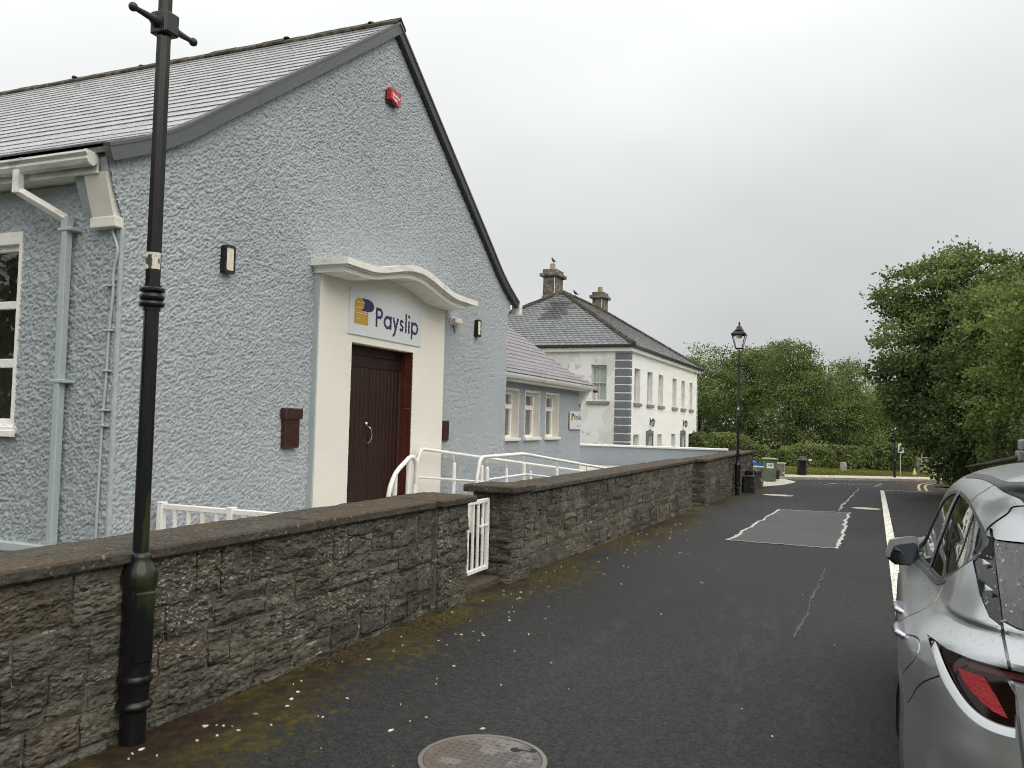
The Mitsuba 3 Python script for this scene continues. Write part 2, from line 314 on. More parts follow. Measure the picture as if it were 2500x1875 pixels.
M_WORNSTICKER = mat('torn_sticker', pr(proc(lambda p, n, uv: mix((0.60, 0.59, 0.53), (0.05, 0.05, 0.03), smoothstep(0.56, 0.62, fbm(p.x * 24, p.y * 24, p.z * 14, 3)))), 0.5))
M_IRON = mat('cast_iron', bump(lambda p, n, uv: fbm(p.x * 90, p.y * 90, 0.0, 2), 0.002, pr(proc(lambda p, n, uv: mix(mix((0.130, 0.105, 0.090), (0.105, 0.10, 0.098), smoothstep(-1.95, -1.55, p.x)), (0.20, 0.185, 0.17), smoothstep(0.50, 0.70, fbm(p.x * 9, p.y * 9, 0.0, 4)))), 0.42, metallic=0.35)))
M_IRONRIM = mat('iron_rim', pr((0.20, 0.185, 0.16), 0.45, metallic=0.4))
M_DOOR = mat('door_stain', pr(proc(lambda p, n, uv: mix((0.017, 0.0062, 0.0045), (0.030, 0.0105, 0.008), fbm(p.x * 20, p.y * 30, p.z * 1.5, 3))), 0.42))
M_REDTILE = mat('red_tile', pr(proc(lambda p, n, uv: mix((0.062, 0.016, 0.009), (0.095, 0.025, 0.014), fbm(p.x * 5, p.y * 5, p.z * 5, 3))), 0.35))
M_GROUT = mat('pale_grout', pr((0.20, 0.13, 0.10), 0.9))
M_CHROME = mat('chrome', {'type': 'roughconductor', 'material': 'Cr', 'alpha': 0.12})
M_BOXBROWN = mat('brown_paint', pr(proc(lambda p, n, uv: mix((0.030, 0.011, 0.010), (0.048, 0.020, 0.018), fbm(p.x * 8, p.y * 8, p.z * 12, 3))), 0.4))
M_DIFFUSER = mat('lamp_diffuser', pr((0.66, 0.64, 0.53), 0.35))
M_RED = mat('alarm_red', pr((0.40, 0.030, 0.040), 0.35))
M_SIGN = mat('sign_face', pr((0.62, 0.66, 0.69), 0.35))
M_GOLD = mat('print_gold', pr((0.47, 0.29, 0.040), 0.5))
M_NAVY = mat('print_navy', pr((0.030, 0.020, 0.095), 0.5))
M_PRINTWHITE = mat('print_white', pr((0.72, 0.72, 0.70), 0.5))
M_PRINTGREY = mat('print_grey', pr((0.22, 0.23, 0.26), 0.5))
M_GLASS = mat('window_glass', {'type': 'thindielectric', 'int_ior': 1.5}, False)
M_BLIND = mat('blind_slats', pr((0.17, 0.185, 0.175), 0.6))
M_CURTAIN = mat('pale_curtain', pr((0.50, 0.55, 0.52), 0.8))
M_SASH = mat('sash_paint', pr((0.52, 0.54, 0.53), 0.5))
M_SILLGREY = mat('stone_sill', pr(proc(lambda p, n, uv: mix((0.17, 0.165, 0.155), (0.25, 0.24, 0.22), fbm(p.x * 8, p.y * 8, p.z * 8, 3))), 0.8))
M_SILLBROWN = mat('brown_sill', pr(proc(lambda p, n, uv: mix((0.19, 0.165, 0.13), (0.27, 0.24, 0.19), fbm(p.x * 8, p.y * 8, p.z * 8, 3))), 0.8))
M_CREAMSILL = mat('cream_sill', pr((0.66, 0.655, 0.61), 0.6))
M_BINGREEN = mat('bin_green', pr(proc(lambda p, n, uv: mix((0.088, 0.130, 0.082), (0.115, 0.160, 0.105), fbm(p.x * 4, p.y * 4, p.z * 4, 3))), 0.5))
M_BINLID = mat('bin_lid', pr((0.17, 0.245, 0.175), 0.45))
M_RUBBER = mat('rubber', pr((0.012, 0.012, 0.012), 0.7))
M_BARK = mat('bark', bump(lambda p, n, uv: fbm(p.x * 14, p.y * 14, p.z * 5, 4), 0.03, pr(proc(lambda p, n, uv: mix((0.032, 0.027, 0.020), (0.085, 0.076, 0.060), fbm(p.x * 7, p.y * 7, p.z * 3, 4))), 0.9)))
M_TIMBER = mat('weathered_timber', pr(proc(lambda p, n, uv: mix((0.10, 0.092, 0.076), (0.24, 0.225, 0.195), fbm(p.x * 16, p.y * 16, p.z * 3, 4))), 0.9))
M_GALV = mat('galvanised', pr((0.45, 0.46, 0.43), 0.45, metallic=0.4))
M_YELLOWSTONE = mat('yellow_marker', pr((0.55, 0.50, 0.26), 0.7))
M_MARKER = mat('pale_stone', pr(proc(lambda p, n, uv: mix((0.22, 0.21, 0.18), (0.40, 0.39, 0.35), fbm(p.x * 7, p.y * 7, p.z * 7, 3))), 0.9))
M_LEAD = mat('lead_flashing', pr((0.17, 0.19, 0.20), 0.5))

def leaf_bsdf(a, b, t):
    def col(p, n, uv):
        r = cell_rand(p.x * 9, p.y * 9, p.z * 9)
        s = fbm(p.x * 0.7, p.y * 0.7, p.z * 0.7, 3)
        return mix(a, b, dr.clip(0.55 * r + 1.1 * (s - 0.5) + 0.25, 0, 1))
    return {'type': 'principledthin', 'base_color': proc(col), 'roughness': 0.5, 'diff_trans': t, 'spec_trans': 0.0, 'eta': 1.45}
M_LEAF = mat('leaf_mid', leaf_bsdf((0.062, 0.096, 0.038), (0.265, 0.330, 0.125), 0.5), False)
M_LEAFDARK = mat('leaf_dark', leaf_bsdf((0.042, 0.068, 0.029), (0.190, 0.245, 0.098), 0.45), False)
M_LEAFLIGHT = mat('leaf_light', leaf_bsdf((0.080, 0.118, 0.040), (0.310, 0.370, 0.125), 0.55), False)
M_LEAFHEDGE = mat('leaf_hedge', leaf_bsdf((0.068, 0.106, 0.040), (0.310, 0.375, 0.140), 0.5), False)
M_GRASS = mat('grass_blade', leaf_bsdf((0.110, 0.125, 0.030), (0.24, 0.235, 0.075), 0.8), False)
M_PETAL = [mat(f'scrap_{i}', pr(c, 0.8)) for i, c in enumerate([(0.62, 0.58, 0.47), (0.50, 0.40, 0.26), (0.36, 0.20, 0.13)])]
M_MOSS = mat('moss_tuft', pr(proc(lambda p, n, uv: mix((0.034, 0.022, 0.008), (0.070, 0.062, 0.010), fbm(p.x * 3, p.y * 3, 0.0, 3)) * (0.5 + cell_rand(p.x * 60, p.y * 60, 1.0))), 0.95))
# ================================================================ ground, road, yard
_rng = np.random.default_rng(11)
_ys = np.concatenate([np.arange(-30, 0, 3), np.arange(0, 62, 0.5), [70, 90, 130, 200, 300]])

def sheet(xs, ys, z, dz=0.0):
    X, Y = np.meshgrid(xs, ys); Z = (z(Y) if callable(z) else np.full_like(Y, z)) + dz
    return grid_mesh(np.stack([X, Y, Z], -1))

add('ground', sheet(np.array([-300, -60, -20, -6, 0, 3, 6, 20, 60, 300.]), _ys, road_z, -0.05), M_EARTH, kind='structure')
# lane plus the cross street at the far end (its kerb runs slightly away to the right)
def kerb_y(x): return 44.85 + 0.62 * x
_xs = np.linspace(-3.9, 3.6, 26)
RY = np.concatenate([np.linspace(-4, 43.0, 190)])
add('road', sheet(_xs, RY, road_z), M_ASPHALT, kind='structure')
_fx = np.array([-40, -20, -8, -5, -3.9, -2, 0, 2, 3.6, 8, 20, 40.])
P = np.zeros((8, len(_fx), 3))
for i, t in enumerate(np.linspace(0, 1, 8)):
    y = 43.0 * (1 - t) + np.maximum(kerb_y(np.clip(_fx, -3.5, 12)), 43.0 + .02) * t
    P[i, :, 0], P[i, :, 1], P[i, :, 2] = _fx, y, road_z(y)
add('road_surface', grid_mesh(P), M_ASPHALT, 'road')
# far pavement with its kerb, then the verge
def band(d0, d1, dz0, dz1, xs=np.linspace(-30, 30, 61), n=4):
    P = np.zeros((n, len(xs), 3))
    for i, t in enumerate(np.linspace(0, 1, n)):
        y = kerb_y(np.clip(xs, -3.5, 12)) + d0 + (d1 - d0) * t
        P[i, :, 0], P[i, :, 1], P[i, :, 2] = xs, y, road_z(kerb_y(np.clip(xs, -3.5, 12))) + dz0 + (dz1 - dz0) * t
    return grid_mesh(P)
far_pavement = add('pavement', band(0.13, 2.1, 0.11, 0.13), M_CONCRETE, kind='structure')
for k in range(22):
    x0 = -9 + k * 0.92
    P = [(x0, kerb_y(max(x0, -3.5))), (x0 + 0.905, kerb_y(max(x0 + 0.905, -3.5)))]
    z = float(road_z(P[0][1])); c = [(P[0][0], P[0][1]), (P[1][0], P[1][1]), (P[1][0], P[1][1] + 0.125), (P[0][0], P[0][1] + 0.125)]
    add('kerb_stone', extrude(sg.Polygon(c), z - 0.04, z + 0.115), M_KERB, far_pavement)
add('verge', band(2.1, 14.0, 0.13, 0.35, n=10), M_GRASSBASE, kind='structure')
# concrete apron of the gateway on the left
P = sg.Polygon([(-6.5, 32.0), (-2.95, 31.9), (-2.45, 35.0), (-2.35, 41.0), (-3.05, 43.1), (-6.5, 43.2)])
v, f = extrude(P, 0, 0.012); v, f = subdivide((v, f), 1.0); v[:, 2] += road_z(v[:, 1]) + 0.004
add('driveway', (v, f), M_CONCRETE, kind='structure')
# yard behind the stone walls
add('yard', [sheet(np.array([-16, -6.0, -4.35]), np.array([4.9, 7, 9, 14, 20, 27.0]), 0.36), sheet(np.array([-30, -14, -6.3, -3.85]), np.array([27.2, 31.5]), -0.3)], M_CONCRETE, kind='structure')
add('landing_side', roughen(box(-5.4, -4.345, 5.2, 26.8, -.1, .352), .3, .015, 6, 3), M_MORTAR, 'yard')
add('yard_surface', sheet(np.array([-4.345, -3.85]), np.array([4.9, 9, 14, 20, 26.9]), 0.03), M_COPING, 'yard')
add('yard_surface', sheet(np.array([-16, -3.85]), np.array([-2.0, 4.9]), 0.14), M_EARTH, 'yard')

# road markings and repairs, each a few millimetres above the lane
def on_road(poly, dz, step=0.6):
    v, f = extrude(poly, 0, 0.002); v, f = subdivide((v, f), step); v[:, 2] += road_z(v[:, 1]) + dz
    return v, f
patch = sg.Polygon([(-1.79, 13.75), (-1.53, 20.55), (-0.03, 20.85), (-0.17, 13.75)])
add('road_patch', on_road(patch, 0.004), M_PATCH, 'road', label='rectangular resurfaced patch edged in chalky white sealant')
def ragged(a, b, w0, w1, seed, n=70):
    r = np.random.default_rng(seed); a, b = np.array(a), np.array(b); d = (b - a) / np.linalg.norm(b - a); nn = np.array([-d[1], d[0]])
    t = np.linspace(0, 1, n); L, R = [], []
    for k, s in enumerate(t):
        m = a + (b - a) * s + nn * 0.05 * (meshkit.noise(np.array([s * 14, seed, 0.])) - .5)
        L.append(m + nn * (w0 + (w1 - w0) * r.random() ** 2)); R.append(m - nn * (w0 + (w1 - w0) * r.random() ** 2))
    return sg.Polygon(L + R[::-1]).buffer(0)
add('patch_sealant', [on_road(ragged((-1.80, 13.72), (-1.54, 20.60), 0.010, 0.048, 4), 0.008), on_road(ragged((-0.16, 13.72), (-0.02, 20.90), 0.012, 0.052, 5), 0.008),
                      on_road(ragged((-1.80, 13.72), (-0.17, 13.72), 0.012, 0.020, 6, 30), 0.008), on_road(ragged((-1.54, 20.58), (-0.03, 20.88), 0.018, 0.028, 7, 30), 0.008)], M_SEALANT, 'road')
add('parking_line', [on_road(sg.Polygon([(0.20, 0.5), (0.335, 0.5), (1.19, 34.4), (1.06, 34.4)]), 0.004), on_road(sg.Polygon([(1.195, 34.25), (3.05, 36.0), (3.05, 36.14), (1.19, 34.4)]), 0.004)], M_LINE, 'road', label='white line marking the parking bay')
def ribbon(pts, w):
    return sg.LineString(pts).buffer(w / 2, cap_style=2, join_style=1)
add('yellow_line', on_road(ribbon([(2.55, 36.3), (2.72, 39.0), (2.90, 42.2), (3.10, 44.2), (3.55, 45.8), (4.3, 46.7)], 0.11), 0.004), M_YELLOW, 'road')
add('yellow_line', on_road(ribbon([(2.80, 36.3), (2.98, 39.0), (3.16, 42.2), (3.36, 43.9), (3.75, 45.3), (4.4, 46.1)], 0.11), 0.004), M_YELLOW, 'road')
add('worn_marking', [on_road(ragged((-1.55, 41.2), (1.35, 41.6), 0.03, 0.07, 12, 40), 0.004), on_road(ragged((-1.1, 39.6), (-0.55, 41.6), 0.03, 0.06, 13, 20), 0.004), on_road(ragged((1.0, 40.2), (1.4, 43.0), 0.02, 0.06, 14, 20), 0.004), on_road(ragged((-1.4, 39.0), (1.0, 39.4), 0.01, 0.05, 15, 40), 0.004),
                     on_road(ragged((-0.25, 21.4), (0.35, 35.5), 0.005, 0.06, 16, 90), 0.004), on_road(ragged((-0.25, 21.4), (-.20, 24), 0.004, 0.02, 17, 30), 0.004)], M_WORNLINE, 'road')
add('scuff_mark', [on_road(ragged((-0.42, 7.4), (-0.28, 11.5), 0.002, 0.030, 18, 60), 0.004)], M_PATCH, 'road')

# ================================================================ roughcast helper
def rough_sheet(poly, plane, amp=0.012, step=0.0108, seed=1, flip=False):
    """A wall face: polygon in (a, z) as a sheet of pebble-dash; plane(a, z, d) -> 3-D with d outwards."""
    a0, z0, a1, z1 = poly.bounds
    A, Z = np.meshgrid(np.arange(a0, a1 + step, step), np.arange(z0, z1 + step, step))
    h, w = A.shape
    inside = shapely.contains_xy(shapely.prepared.prep(poly).context if False else poly.buffer(1e-6), A.ravel(), Z.ravel()).reshape(h, w)
    q = plane(A, Z, 0.0)
    # pebble-dash: domed stones of uneven size thrown at random over a lumpy coat
    c = 0.0225; X2, Y2 = A / c, Z / c; bx, by = np.floor(X2).astype(int), np.floor(Y2).astype(int); R = np.random.default_rng(seed + 100); nx_, ny_ = int(bx.max() - bx.min()) + 5, int(by.max() - by.min()) + 5
    jx, jy, jr, jh = (R.random((nx_, ny_)) for _ in range(4)); dome = np.zeros_like(A)
    for u in (-1, 0, 1):
        for v in (-1, 0, 1):
            i, k = bx - bx.min() + 2 + u, by - by.min() + 2 + v
            dd = np.hypot(bx + u + jx[i, k] - X2, (by + v + jy[i, k] - Y2) * 1.12) / (.42 + .42 * jr[i, k]); dome = np.maximum(dome, np.sqrt(np.maximum(0, 1 - dd ** 2)) * (.45 + .75 * jh[i, k]))
    d = dome + 0.55 * meshkit.noise(q * 22, seed) + 0.22 * meshkit.noise(q * 95 + 9.1, seed + 1) - 0.75
    P = plane(A, Z, amp * 1.5 * d)
    i, j = np.meshgrid(np.arange(h - 1), np.arange(w - 1), indexing='ij'); a = (i * w + j).ravel(); ok = (inside[:-1, :-1] & inside[1:, :-1] & inside[:-1, 1:] & inside[1:, 1:]).ravel(); a = a[ok]
    F = np.vstack([np.stack([a, a + 1, a + w + 1], 1), np.stack([a, a + w + 1, a + w], 1)])
    if flip: F = F[:, ::-1]
    used = np.unique(F); m = np.full(h * w, -1); m[used] = np.arange(len(used))
    return P.reshape(-1, 3)[used], m[F]

# ================================================================ the gabled office
GX, YL, YR, YC = -5.70, 5.13, 13.60, 9.40
hall = thing('gabled_building', 'blue-grey roughcast gabled building with cream doorway and slate roof beside the lane', 'building')
_half = [(0.0, 7.05), (2.80, 5.02), (3.30, 4.66), (3.68, 4.38), (3.97, 4.20), (4.20, 4.08), (4.50, 3.94)]      # distance from the ridge, height of the roof's upper face
def roof_line(side, n=60):
    d = np.array([q[0] for q in _half]); z = np.array([q[1] for q in _half])
    dd = np.linspace(0, 4.52, n); c = PchipInterpolator(d, z)
    return np.stack([YC + side * dd, c(np.minimum(dd, 4.5)) - np.maximum(dd - 4.5, 0) * .45], 1)
RL, RR = roof_line(-1), roof_line(1)
def offset_line(L, o):
    t = np.gradient(L, axis=0); t /= np.linalg.norm(t, axis=1, keepdims=True); n = np.stack([-t[:, 1], t[:, 0]], 1); n *= np.sign(n[:, 1:2] + 1e-9)
    return L + n * o
# wall faces
_gp = [(YL, 0.0), (YL, 3.36), (YL - 0.05, 3.46), (YL - 0.13, 3.66), (YL - 0.19, 3.86)] + [tuple(q) for q in offset_line(RL, -0.06)[::-1] if q[0] > YL - 0.18] + [tuple(q) for q in offset_line(RR, -0.06) if q[0] < YR + 0.10] + [(YR + 0.10, 3.80), (YR, 3.6), (YR, 0.0)]
gable_poly = sg.Polygon(_gp).buffer(0)
opening = sg.box(8.50, 0.0, 10.10, 2.70)
add('wall', rough_sheet(gable_poly.difference(opening).difference(sg.box(7.95, 0, 10.9, 3.3)), lambda a, z, d: np.stack([GX + d, a, z], -1) if not np.isscalar(d) else np.stack([np.full_like(a, GX), a, z], -1), amp=0.0115, seed=1, flip=True), M_ROUGH, hall, smooth=True)
left_win = sg.box(-8.12, 1.50, -6.90, 3.33)
left_poly = sg.box(-10.2, 0.0, GX, 3.72).difference(left_win)
add('wall', [rough_sheet(left_poly, lambda a, z, d: np.stack([a, (YL - d) + 0 * a, z], -1), amp=0.0115, seed=7, flip=True)], M_ROUGH, hall, smooth=True)
core = extrude(gable_poly.buffer(-0.012).difference(opening), -15.5, GX - 0.022)
_c = cat([in_yz(core)])
add('wall_core', [in_yz(extrude(gable_poly.buffer(-0.012).difference(sg.box(8.50, 0, 10.10, 2.70)), GX - 0.42, GX - 0.02)), box(-10.2, -8.13, YL + .02, YL + .3, 0, 3.75), box(-6.89, GX - .03, YL + .02, YL + .3, 0, 3.75), box(-8.13, -6.89, YL + .02, YL + .3, 0, 1.49), box(-8.13, -6.89, YL + .02, YL + .3, 3.34, 3.75), box(-15.5, -10.2, YL, YL + .3, 0, 3.75), box(-15.5, GX - .42, YR - .3, YR, 0, 3.8)], M_ROUGH, hall)
add('interior_wall', [box(-9.3, -6.0, YL + 1.6, YL + 1.65, 0.4, 3.7), box(-9.3, -6.12, YL + .3, YL + 1.6, 0.4, 0.45), box(-9.3, -9.25, YL + .3, YL + 1.6, .4, 3.7), box(-6.17, -6.12, YL + .3, YL + 1.6, .4, 3.7)], M_ROOM, hall)
# plinth line on the left wall
add('plinth', bbox(-9.6, GX + 0.01, YL - 0.05, YL + 0.02, 0.50, 0.585, 0.012), M_PIPE, hall)
# roof slab under the slates
def roof_slab(L, x0, x1, t0, t1):
    a, b = offset_line(L, t0), offset_line(L, t1); poly = sg.Polygon([tuple(q) for q in a] + [tuple(q) for q in b[::-1]]).buffer(0)
    return in_yz(extrude(poly, x0, x1))
roof = add('roof', [roof_slab(RL, -15.5, GX + 0.07, -0.055, -0.012), roof_slab(RR, -15.5, GX + 0.07, -0.055, -0.012)], M_SLATE[2], hall)
# slates: courses laid along the curved slope, the nearest as single pieces
def lay_slates(L, x_from, x_to, expo, width, seed, lift=0.010, thick=0.0085, jit=1.0):
    """Slates (mesh in world axes, centre) for a slope line L in (y, z) from eave to ridge, running from x_from to x_to."""
    s = np.r_[0, np.cumsum(np.linalg.norm(np.diff(L, axis=0), axis=1))]; r = np.random.default_rng(seed); out = []
    n = int(s[-1] / expo)
    for c in range(n + 1):
        s0, s1 = c * expo, min(c * expo + expo * 1.45, s[-1])
        if s1 - s0 < 0.05: continue
        p0 = np.array([np.interp(s0, s, L[:, 0]), np.interp(s0, s, L[:, 1])]); p1 = np.array([np.interp(s1, s, L[:, 0]), np.interp(s1, s, L[:, 1])])
        d = (p1 - p0) / np.linalg.norm(p1 - p0); nn = np.array([-d[1], d[0]]); nn = nn if nn[1] > 0 else -nn
        x = x_from + (0.5 * width if c % 2 else 0.0)
        while x > x_to:
            w = width - 0.004; j = r.normal(0, 1, 5) * jit
            lo, hi = lift + 0.0012 * abs(j[0]), 0.001
            a = p0 + nn * (lo + 0.0) + d * 0.004 * j[1]; b = p1 + nn * hi
            xa, xb = x - w, min(x, x_from)
            if xb - xa > 0.05:
                tw = 0.0012 * j[2]
                v = []
                for (q, o) in ((a, 0.0), (b, 0.0)):
                    for xx, e in ((xa, tw), (xb, -tw)):
                        for h in (0.0, thick):
                            y, z = q + nn * (h + e)
                            v.append((xx, y, z))
                out.append((np.array(v), np.array([(x + xa) / 2, *p0])))
            x -= width
    return out
SF = np.array([[0, 1, 3], [0, 3, 2], [4, 6, 7], [4, 7, 5], [0, 4, 5], [0, 5, 1], [2, 3, 7], [2, 7, 6], [1, 5, 7], [1, 7, 3], [0, 2, 6], [0, 6, 4]])
sl = lay_slates(RL[::-1], GX + 0.055, -15.4, 0.225, 0.30, 21, lift=.013, thick=.0105, jit=.38)
sl.sort(key=lambda q: np.linalg.norm(q[1] - [0, 0, EYE]))
for v, c in sl[:300]:
    add('slate', (v, SF), M_SLATE[int(_rng.integers(3))], hall + '__roof')
add('farther_slates', [(v, SF) for v, c in sl[300:]], M_SLATE[0], hall + '__roof', kind='stuff')
add('hidden_slope_slates', [(v, SF) for v, c in lay_slates(RR[::-1], GX + 0.055, -15.4, 0.30, 0.6, 22)], M_SLATE[1], hall + '__roof', kind='stuff')
# ridge tiles with lumps of bedding mortar
for k in range(21):
    x1 = GX + 0.10 - k * 0.46; dz = 0.006 * _rng.normal()
    prof = sg.Polygon([(-0.14, -0.078), (0, 0.030), (0.14, -0.078), (0.14, -0.112), (0, 0.0), (-0.14, -0.112)])
    v, f = in_yz(extrude(prof, x1 - 0.455, x1)); v, f = roughen((v, f), 0.09, 0.005, 9, k)
    add('ridge_tile', (v + [0, YC, 7.09 + dz], f), M_RIDGE, hall + '__roof')
    if k < 14 and k % 3 == 0:
        v, f = roughen(trimesh.creation.icosphere(2, 0.045), 0.05, 0.012, 22, k)
        add('mortar_lump', (v * [1.1, 0.9, 0.45] + [x1 - 0.45, YC - 0.03 + .02 * _rng.normal(), 7.098], f), M_RIDGE, hall + '__roof')
# verge boards
def verge(L, t0, t1, x0, x1):
    a, b = offset_line(L, t0), offset_line(L, t1); return in_yz(extrude(sg.Polygon([tuple(q) for q in a] + [tuple(q) for q in b[::-1]]).buffer(0), x0, x1))
cuts = [0, 22, 36, 46, 52, 56, 60]
for a, b in zip(cuts, cuts[1:]):
    add('verge_board', verge(RL[a:min(b + 1, 60)], -0.132, -0.018, GX + 0.014, GX + 0.085 + 0.0015 * (a % 3)), M_DKGREY, hall)
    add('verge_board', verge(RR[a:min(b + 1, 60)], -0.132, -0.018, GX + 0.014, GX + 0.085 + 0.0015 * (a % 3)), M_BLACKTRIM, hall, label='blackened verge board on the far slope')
add('verge_strip', [verge(RL, -0.016, 0.012, GX + 0.02, GX + 0.096)], M_DKGREY, hall)
add('verge_strip', [verge(RR, -0.016, 0.012, GX + 0.02, GX + 0.096)], M_DKGREY, hall)
add('verge_end', [in_yz(extrude(sg.Polygon([(13.93, 3.70), (14.06, 3.72), (14.06, 3.90), (13.93, 3.95)]), GX - 0.06, GX + 0.09))], M_PVC, hall)
# eaves on the left: fascia, soffit, gutter, downpipe, corbel
ye = 4.935
add('soffit', box(-10.2, GX - 0.12, ye + 0.02, YL + 0.02, 3.735, 3.75), M_CREAMSILL, hall)
add('fascia', bbox(-10.2, GX - 0.10, ye, ye + 0.022, 3.725, 3.875, 0.003), M_GUTTER, hall)
gp = sg.LineString([(4.925, 3.872), (4.922, 3.80), (4.895, 3.775), (4.855, 3.785), (4.835, 3.82), (4.845, 3.845), (4.815, 3.868), (4.818, 3.885)]).buffer(0.0035, cap_style=2)
add('gutter', in_yz(extrude(gp, -10.2, GX - 0.105)), M_GUTTER, hall, smooth=30)
add('gutter_end', in_yz(extrude(sg.Polygon([(4.928, 3.885), (4.928, 3.80), (4.897, 3.770), (4.853, 3.780), (4.828, 3.82), (4.836, 3.845), (4.808, 3.868), (4.812, 3.89)]), GX - 0.105, GX - 0.092)), M_PVC, hall)
for xx in (-7.6, -6.55):
    add('gutter_bracket', [bbox(xx - .012, xx + .012, 4.805, 4.93, 3.883, 3.890, .002)], M_GUTTER, hall)
# downpipe: shoe under the gutter, sloping offset, square pipe
def sq_pipe(pts, w):
    return tube(pts, w * 0.7071, 4)
def sqbar(a, b, w, d):
    """A square-section bar from a to b, w wide along x."""
    a, b = np.array(a, float), np.array(b, float); t = b - a; L = np.linalg.norm(t); t /= L; ex = np.array([1, 0, 0.]) if abs(t[0]) < .9 else np.array([0, 1., 0]); ey = np.cross(t, ex); ey /= np.linalg.norm(ey); ex = np.cross(ey, t)
    return frame_mesh(bbox(-w / 2, w / 2, -d / 2, d / 2, 0, L, 0.006), a, ex, ey, t)
add('downpipe', [sqbar((-6.64, 4.865, 3.60), (-6.64, 4.865, 3.80), 0.068, 0.068)], M_PVC, hall)
add('downpipe', [sqbar((-6.64, 4.875, 3.625), (-6.27, 5.055, 3.395), 0.062, 0.062)], M_PVC, hall)
add('downpipe', [sqbar((-6.265, 5.06, 3.42), (-6.265, 5.06, 3.30), 0.076, 0.076)], M_PIPE, hall)
add('downpipe', [sqbar((-6.265, 5.06, 3.33), (-6.265, 5.06, 0.58), 0.066, 0.066)], M_PIPE, hall)
for z in (3.29, 1.98):
    add('pipe_clip', bbox(-6.335, -6.165, 5.018, YL + .005, z, z + .028, .004), M_PIPE, hall)
# corbel at the corner: face curves in towards the wall
cp = sg.Polygon([(5.14, 3.30), (5.06, 3.30), (5.06, 3.395), (5.055, 3.40), (5.035, 3.47), (4.995, 3.60), (4.955, 3.74), (5.14, 3.74)])
add('corbel', in_yz(extrude(cp, GX - 0.275, GX - 0.030)), M_CREAMSILL, hall)
add('corner_bead', [(lambda m: m)(roughen(tube([(GX - .008, YL + .008, z) for z in np.linspace(0, 3.3, 60)], .022, 10), .03, .010, 38, 4))], M_ROUGH, hall, smooth=True)
add('corbel_lip', bbox(GX - 0.285, GX + 0.006, 5.045, 5.14, 3.295, 3.385, 0.006), M_CREAMSILL, hall)
cpts = [(-5.775, 5.11, 3.30), (-5.77, 5.105, 3.24), (-5.725, 5.105, 3.15), (-5.72, 5.105, 3.06), (-5.745, 5.105, 2.95), (-5.75, 5.105, 2.84), (-5.745, 5.105, 2.74), (-5.76, 5.105, 2.55), (-5.775, 5.105, 2.30), (-5.775, 5.105, 2.1), (-5.79, 5.105, 1.8), (-5.80, 5.105, 1.5), (-5.81, 5.105, 0.585)]
cs = CubicSpline(np.arange(len(cpts)), cpts)(np.linspace(0, len(cpts) - 1, 60)); cs[:, 1] = np.minimum(cs[:, 1], 5.108)
add('cable_conduit', tube(cs, 0.0115, 8), M_PIPE, hall, smooth=True)
for z in (2.80, 2.42, 2.08, 1.75, 1.62):
    add('conduit_clip', bbox(-5.83, -5.735, 5.088, YL, z, z + .016, .003), M_PIPE, hall)
# left window: frame with transoms, deep reveal, sill
w = add('window', [bbox(-8.12, -6.90, YL + .04, YL + .10, 3.18, 3.235, .004), bbox(-8.12, -6.90, YL + .04, YL + .10, 2.655, 2.725, .004), bbox(-8.12, -6.90, YL + .03, YL + .10, 2.12, 2.20, .004), bbox(-8.12, -6.90, YL + .04, YL + .10, 1.595, 1.66, .004),
                   bbox(-6.965, -6.90, YL + .041, YL + .099, 1.65, 3.20, .004), bbox(-7.56, -7.44, YL + .039, YL + .098, 1.65, 3.20, .004), bbox(-8.12, -8.06, YL + .041, YL + .099, 1.65, 3.20, .004)], M_WHITE, hall)
for z0, z1 in ((2.725, 3.18), (2.20, 2.655), (1.66, 2.12)):
    for x0, x1 in ((-8.06, -7.56), (-7.44, -6.965)):
        add('pane', ([[x0 - .01, YL + .07, z0 - .01], [x1 + .01, YL + .07, z0 - .01], [x1 + .01, YL + .07, z1 + .01], [x0 - .01, YL + .07, z1 + .01]], [[0, 1, 2], [0, 2, 3]]), M_GLASS, w)
add('window_reveal', [box(-8.13, -6.89, YL - .012, YL + .3, 3.235, 3.345), box(-6.925, -6.885, YL - .012, YL + .12, 1.52, 3.24), box(-8.14, -8.10, YL - .012, YL + .12, 1.52, 3.24)], M_WHITE, w)
add('sill', [bbox(-8.2, -6.845, YL - .06, YL + .10, 1.525, 1.595, .008), bbox(-8.22, -6.825, YL - .075, YL - .03, 1.50, 1.56, .006)], M_WHITE, w)
# door surround, canopy, door
sur = sg.Polygon([(7.85, 0.0), (10.99, 0.0), (10.99, 3.42), (10.5, 3.43)] + [(YC + .02 + 1.2 * t, 3.41 + 0.17 * 0.5 * (1 + math.cos(math.pi * t))) for t in np.linspace(0.95, -0.95, 24)] + [(7.85, 3.42)]).buffer(0)
add('door_surround', in_yz(extrude(sur.difference(sg.box(8.53, -1, 10.06, 2.67)), GX - 0.03, GX + 0.075)), M_SURROUND, hall)
for y0, y1 in ((7.825, 7.849), (10.991, 11.005)): add('surround_edge', bbox(GX - .02, GX + .073, y0, y1, 0, 3.42, .003), M_PIPE, hall)
def canopy_z(y, lo, hi, w=1.22):
    t = np.clip((np.asarray(y) - 9.42) / w, -1, 1); return lo + hi * (0.5 * (1 + np.cos(np.pi * t))) ** 1.0
def canopy_piece(y0, y1, lo0, hi0, lo1, hi1, x0, x1):
    y = np.linspace(y0, y1, 72); return in_yz(extrude(sg.Polygon(list(zip(y, canopy_z(y, lo1, hi1))) + list(zip(y[::-1], canopy_z(y[::-1], lo0, hi0)))), x0, x1))
can = add('canopy', canopy_piece(7.80, 11.04, 3.392, 0.172, 3.450, 0.18, GX + .01, -5.275), M_CANOPY, hall, smooth=25)
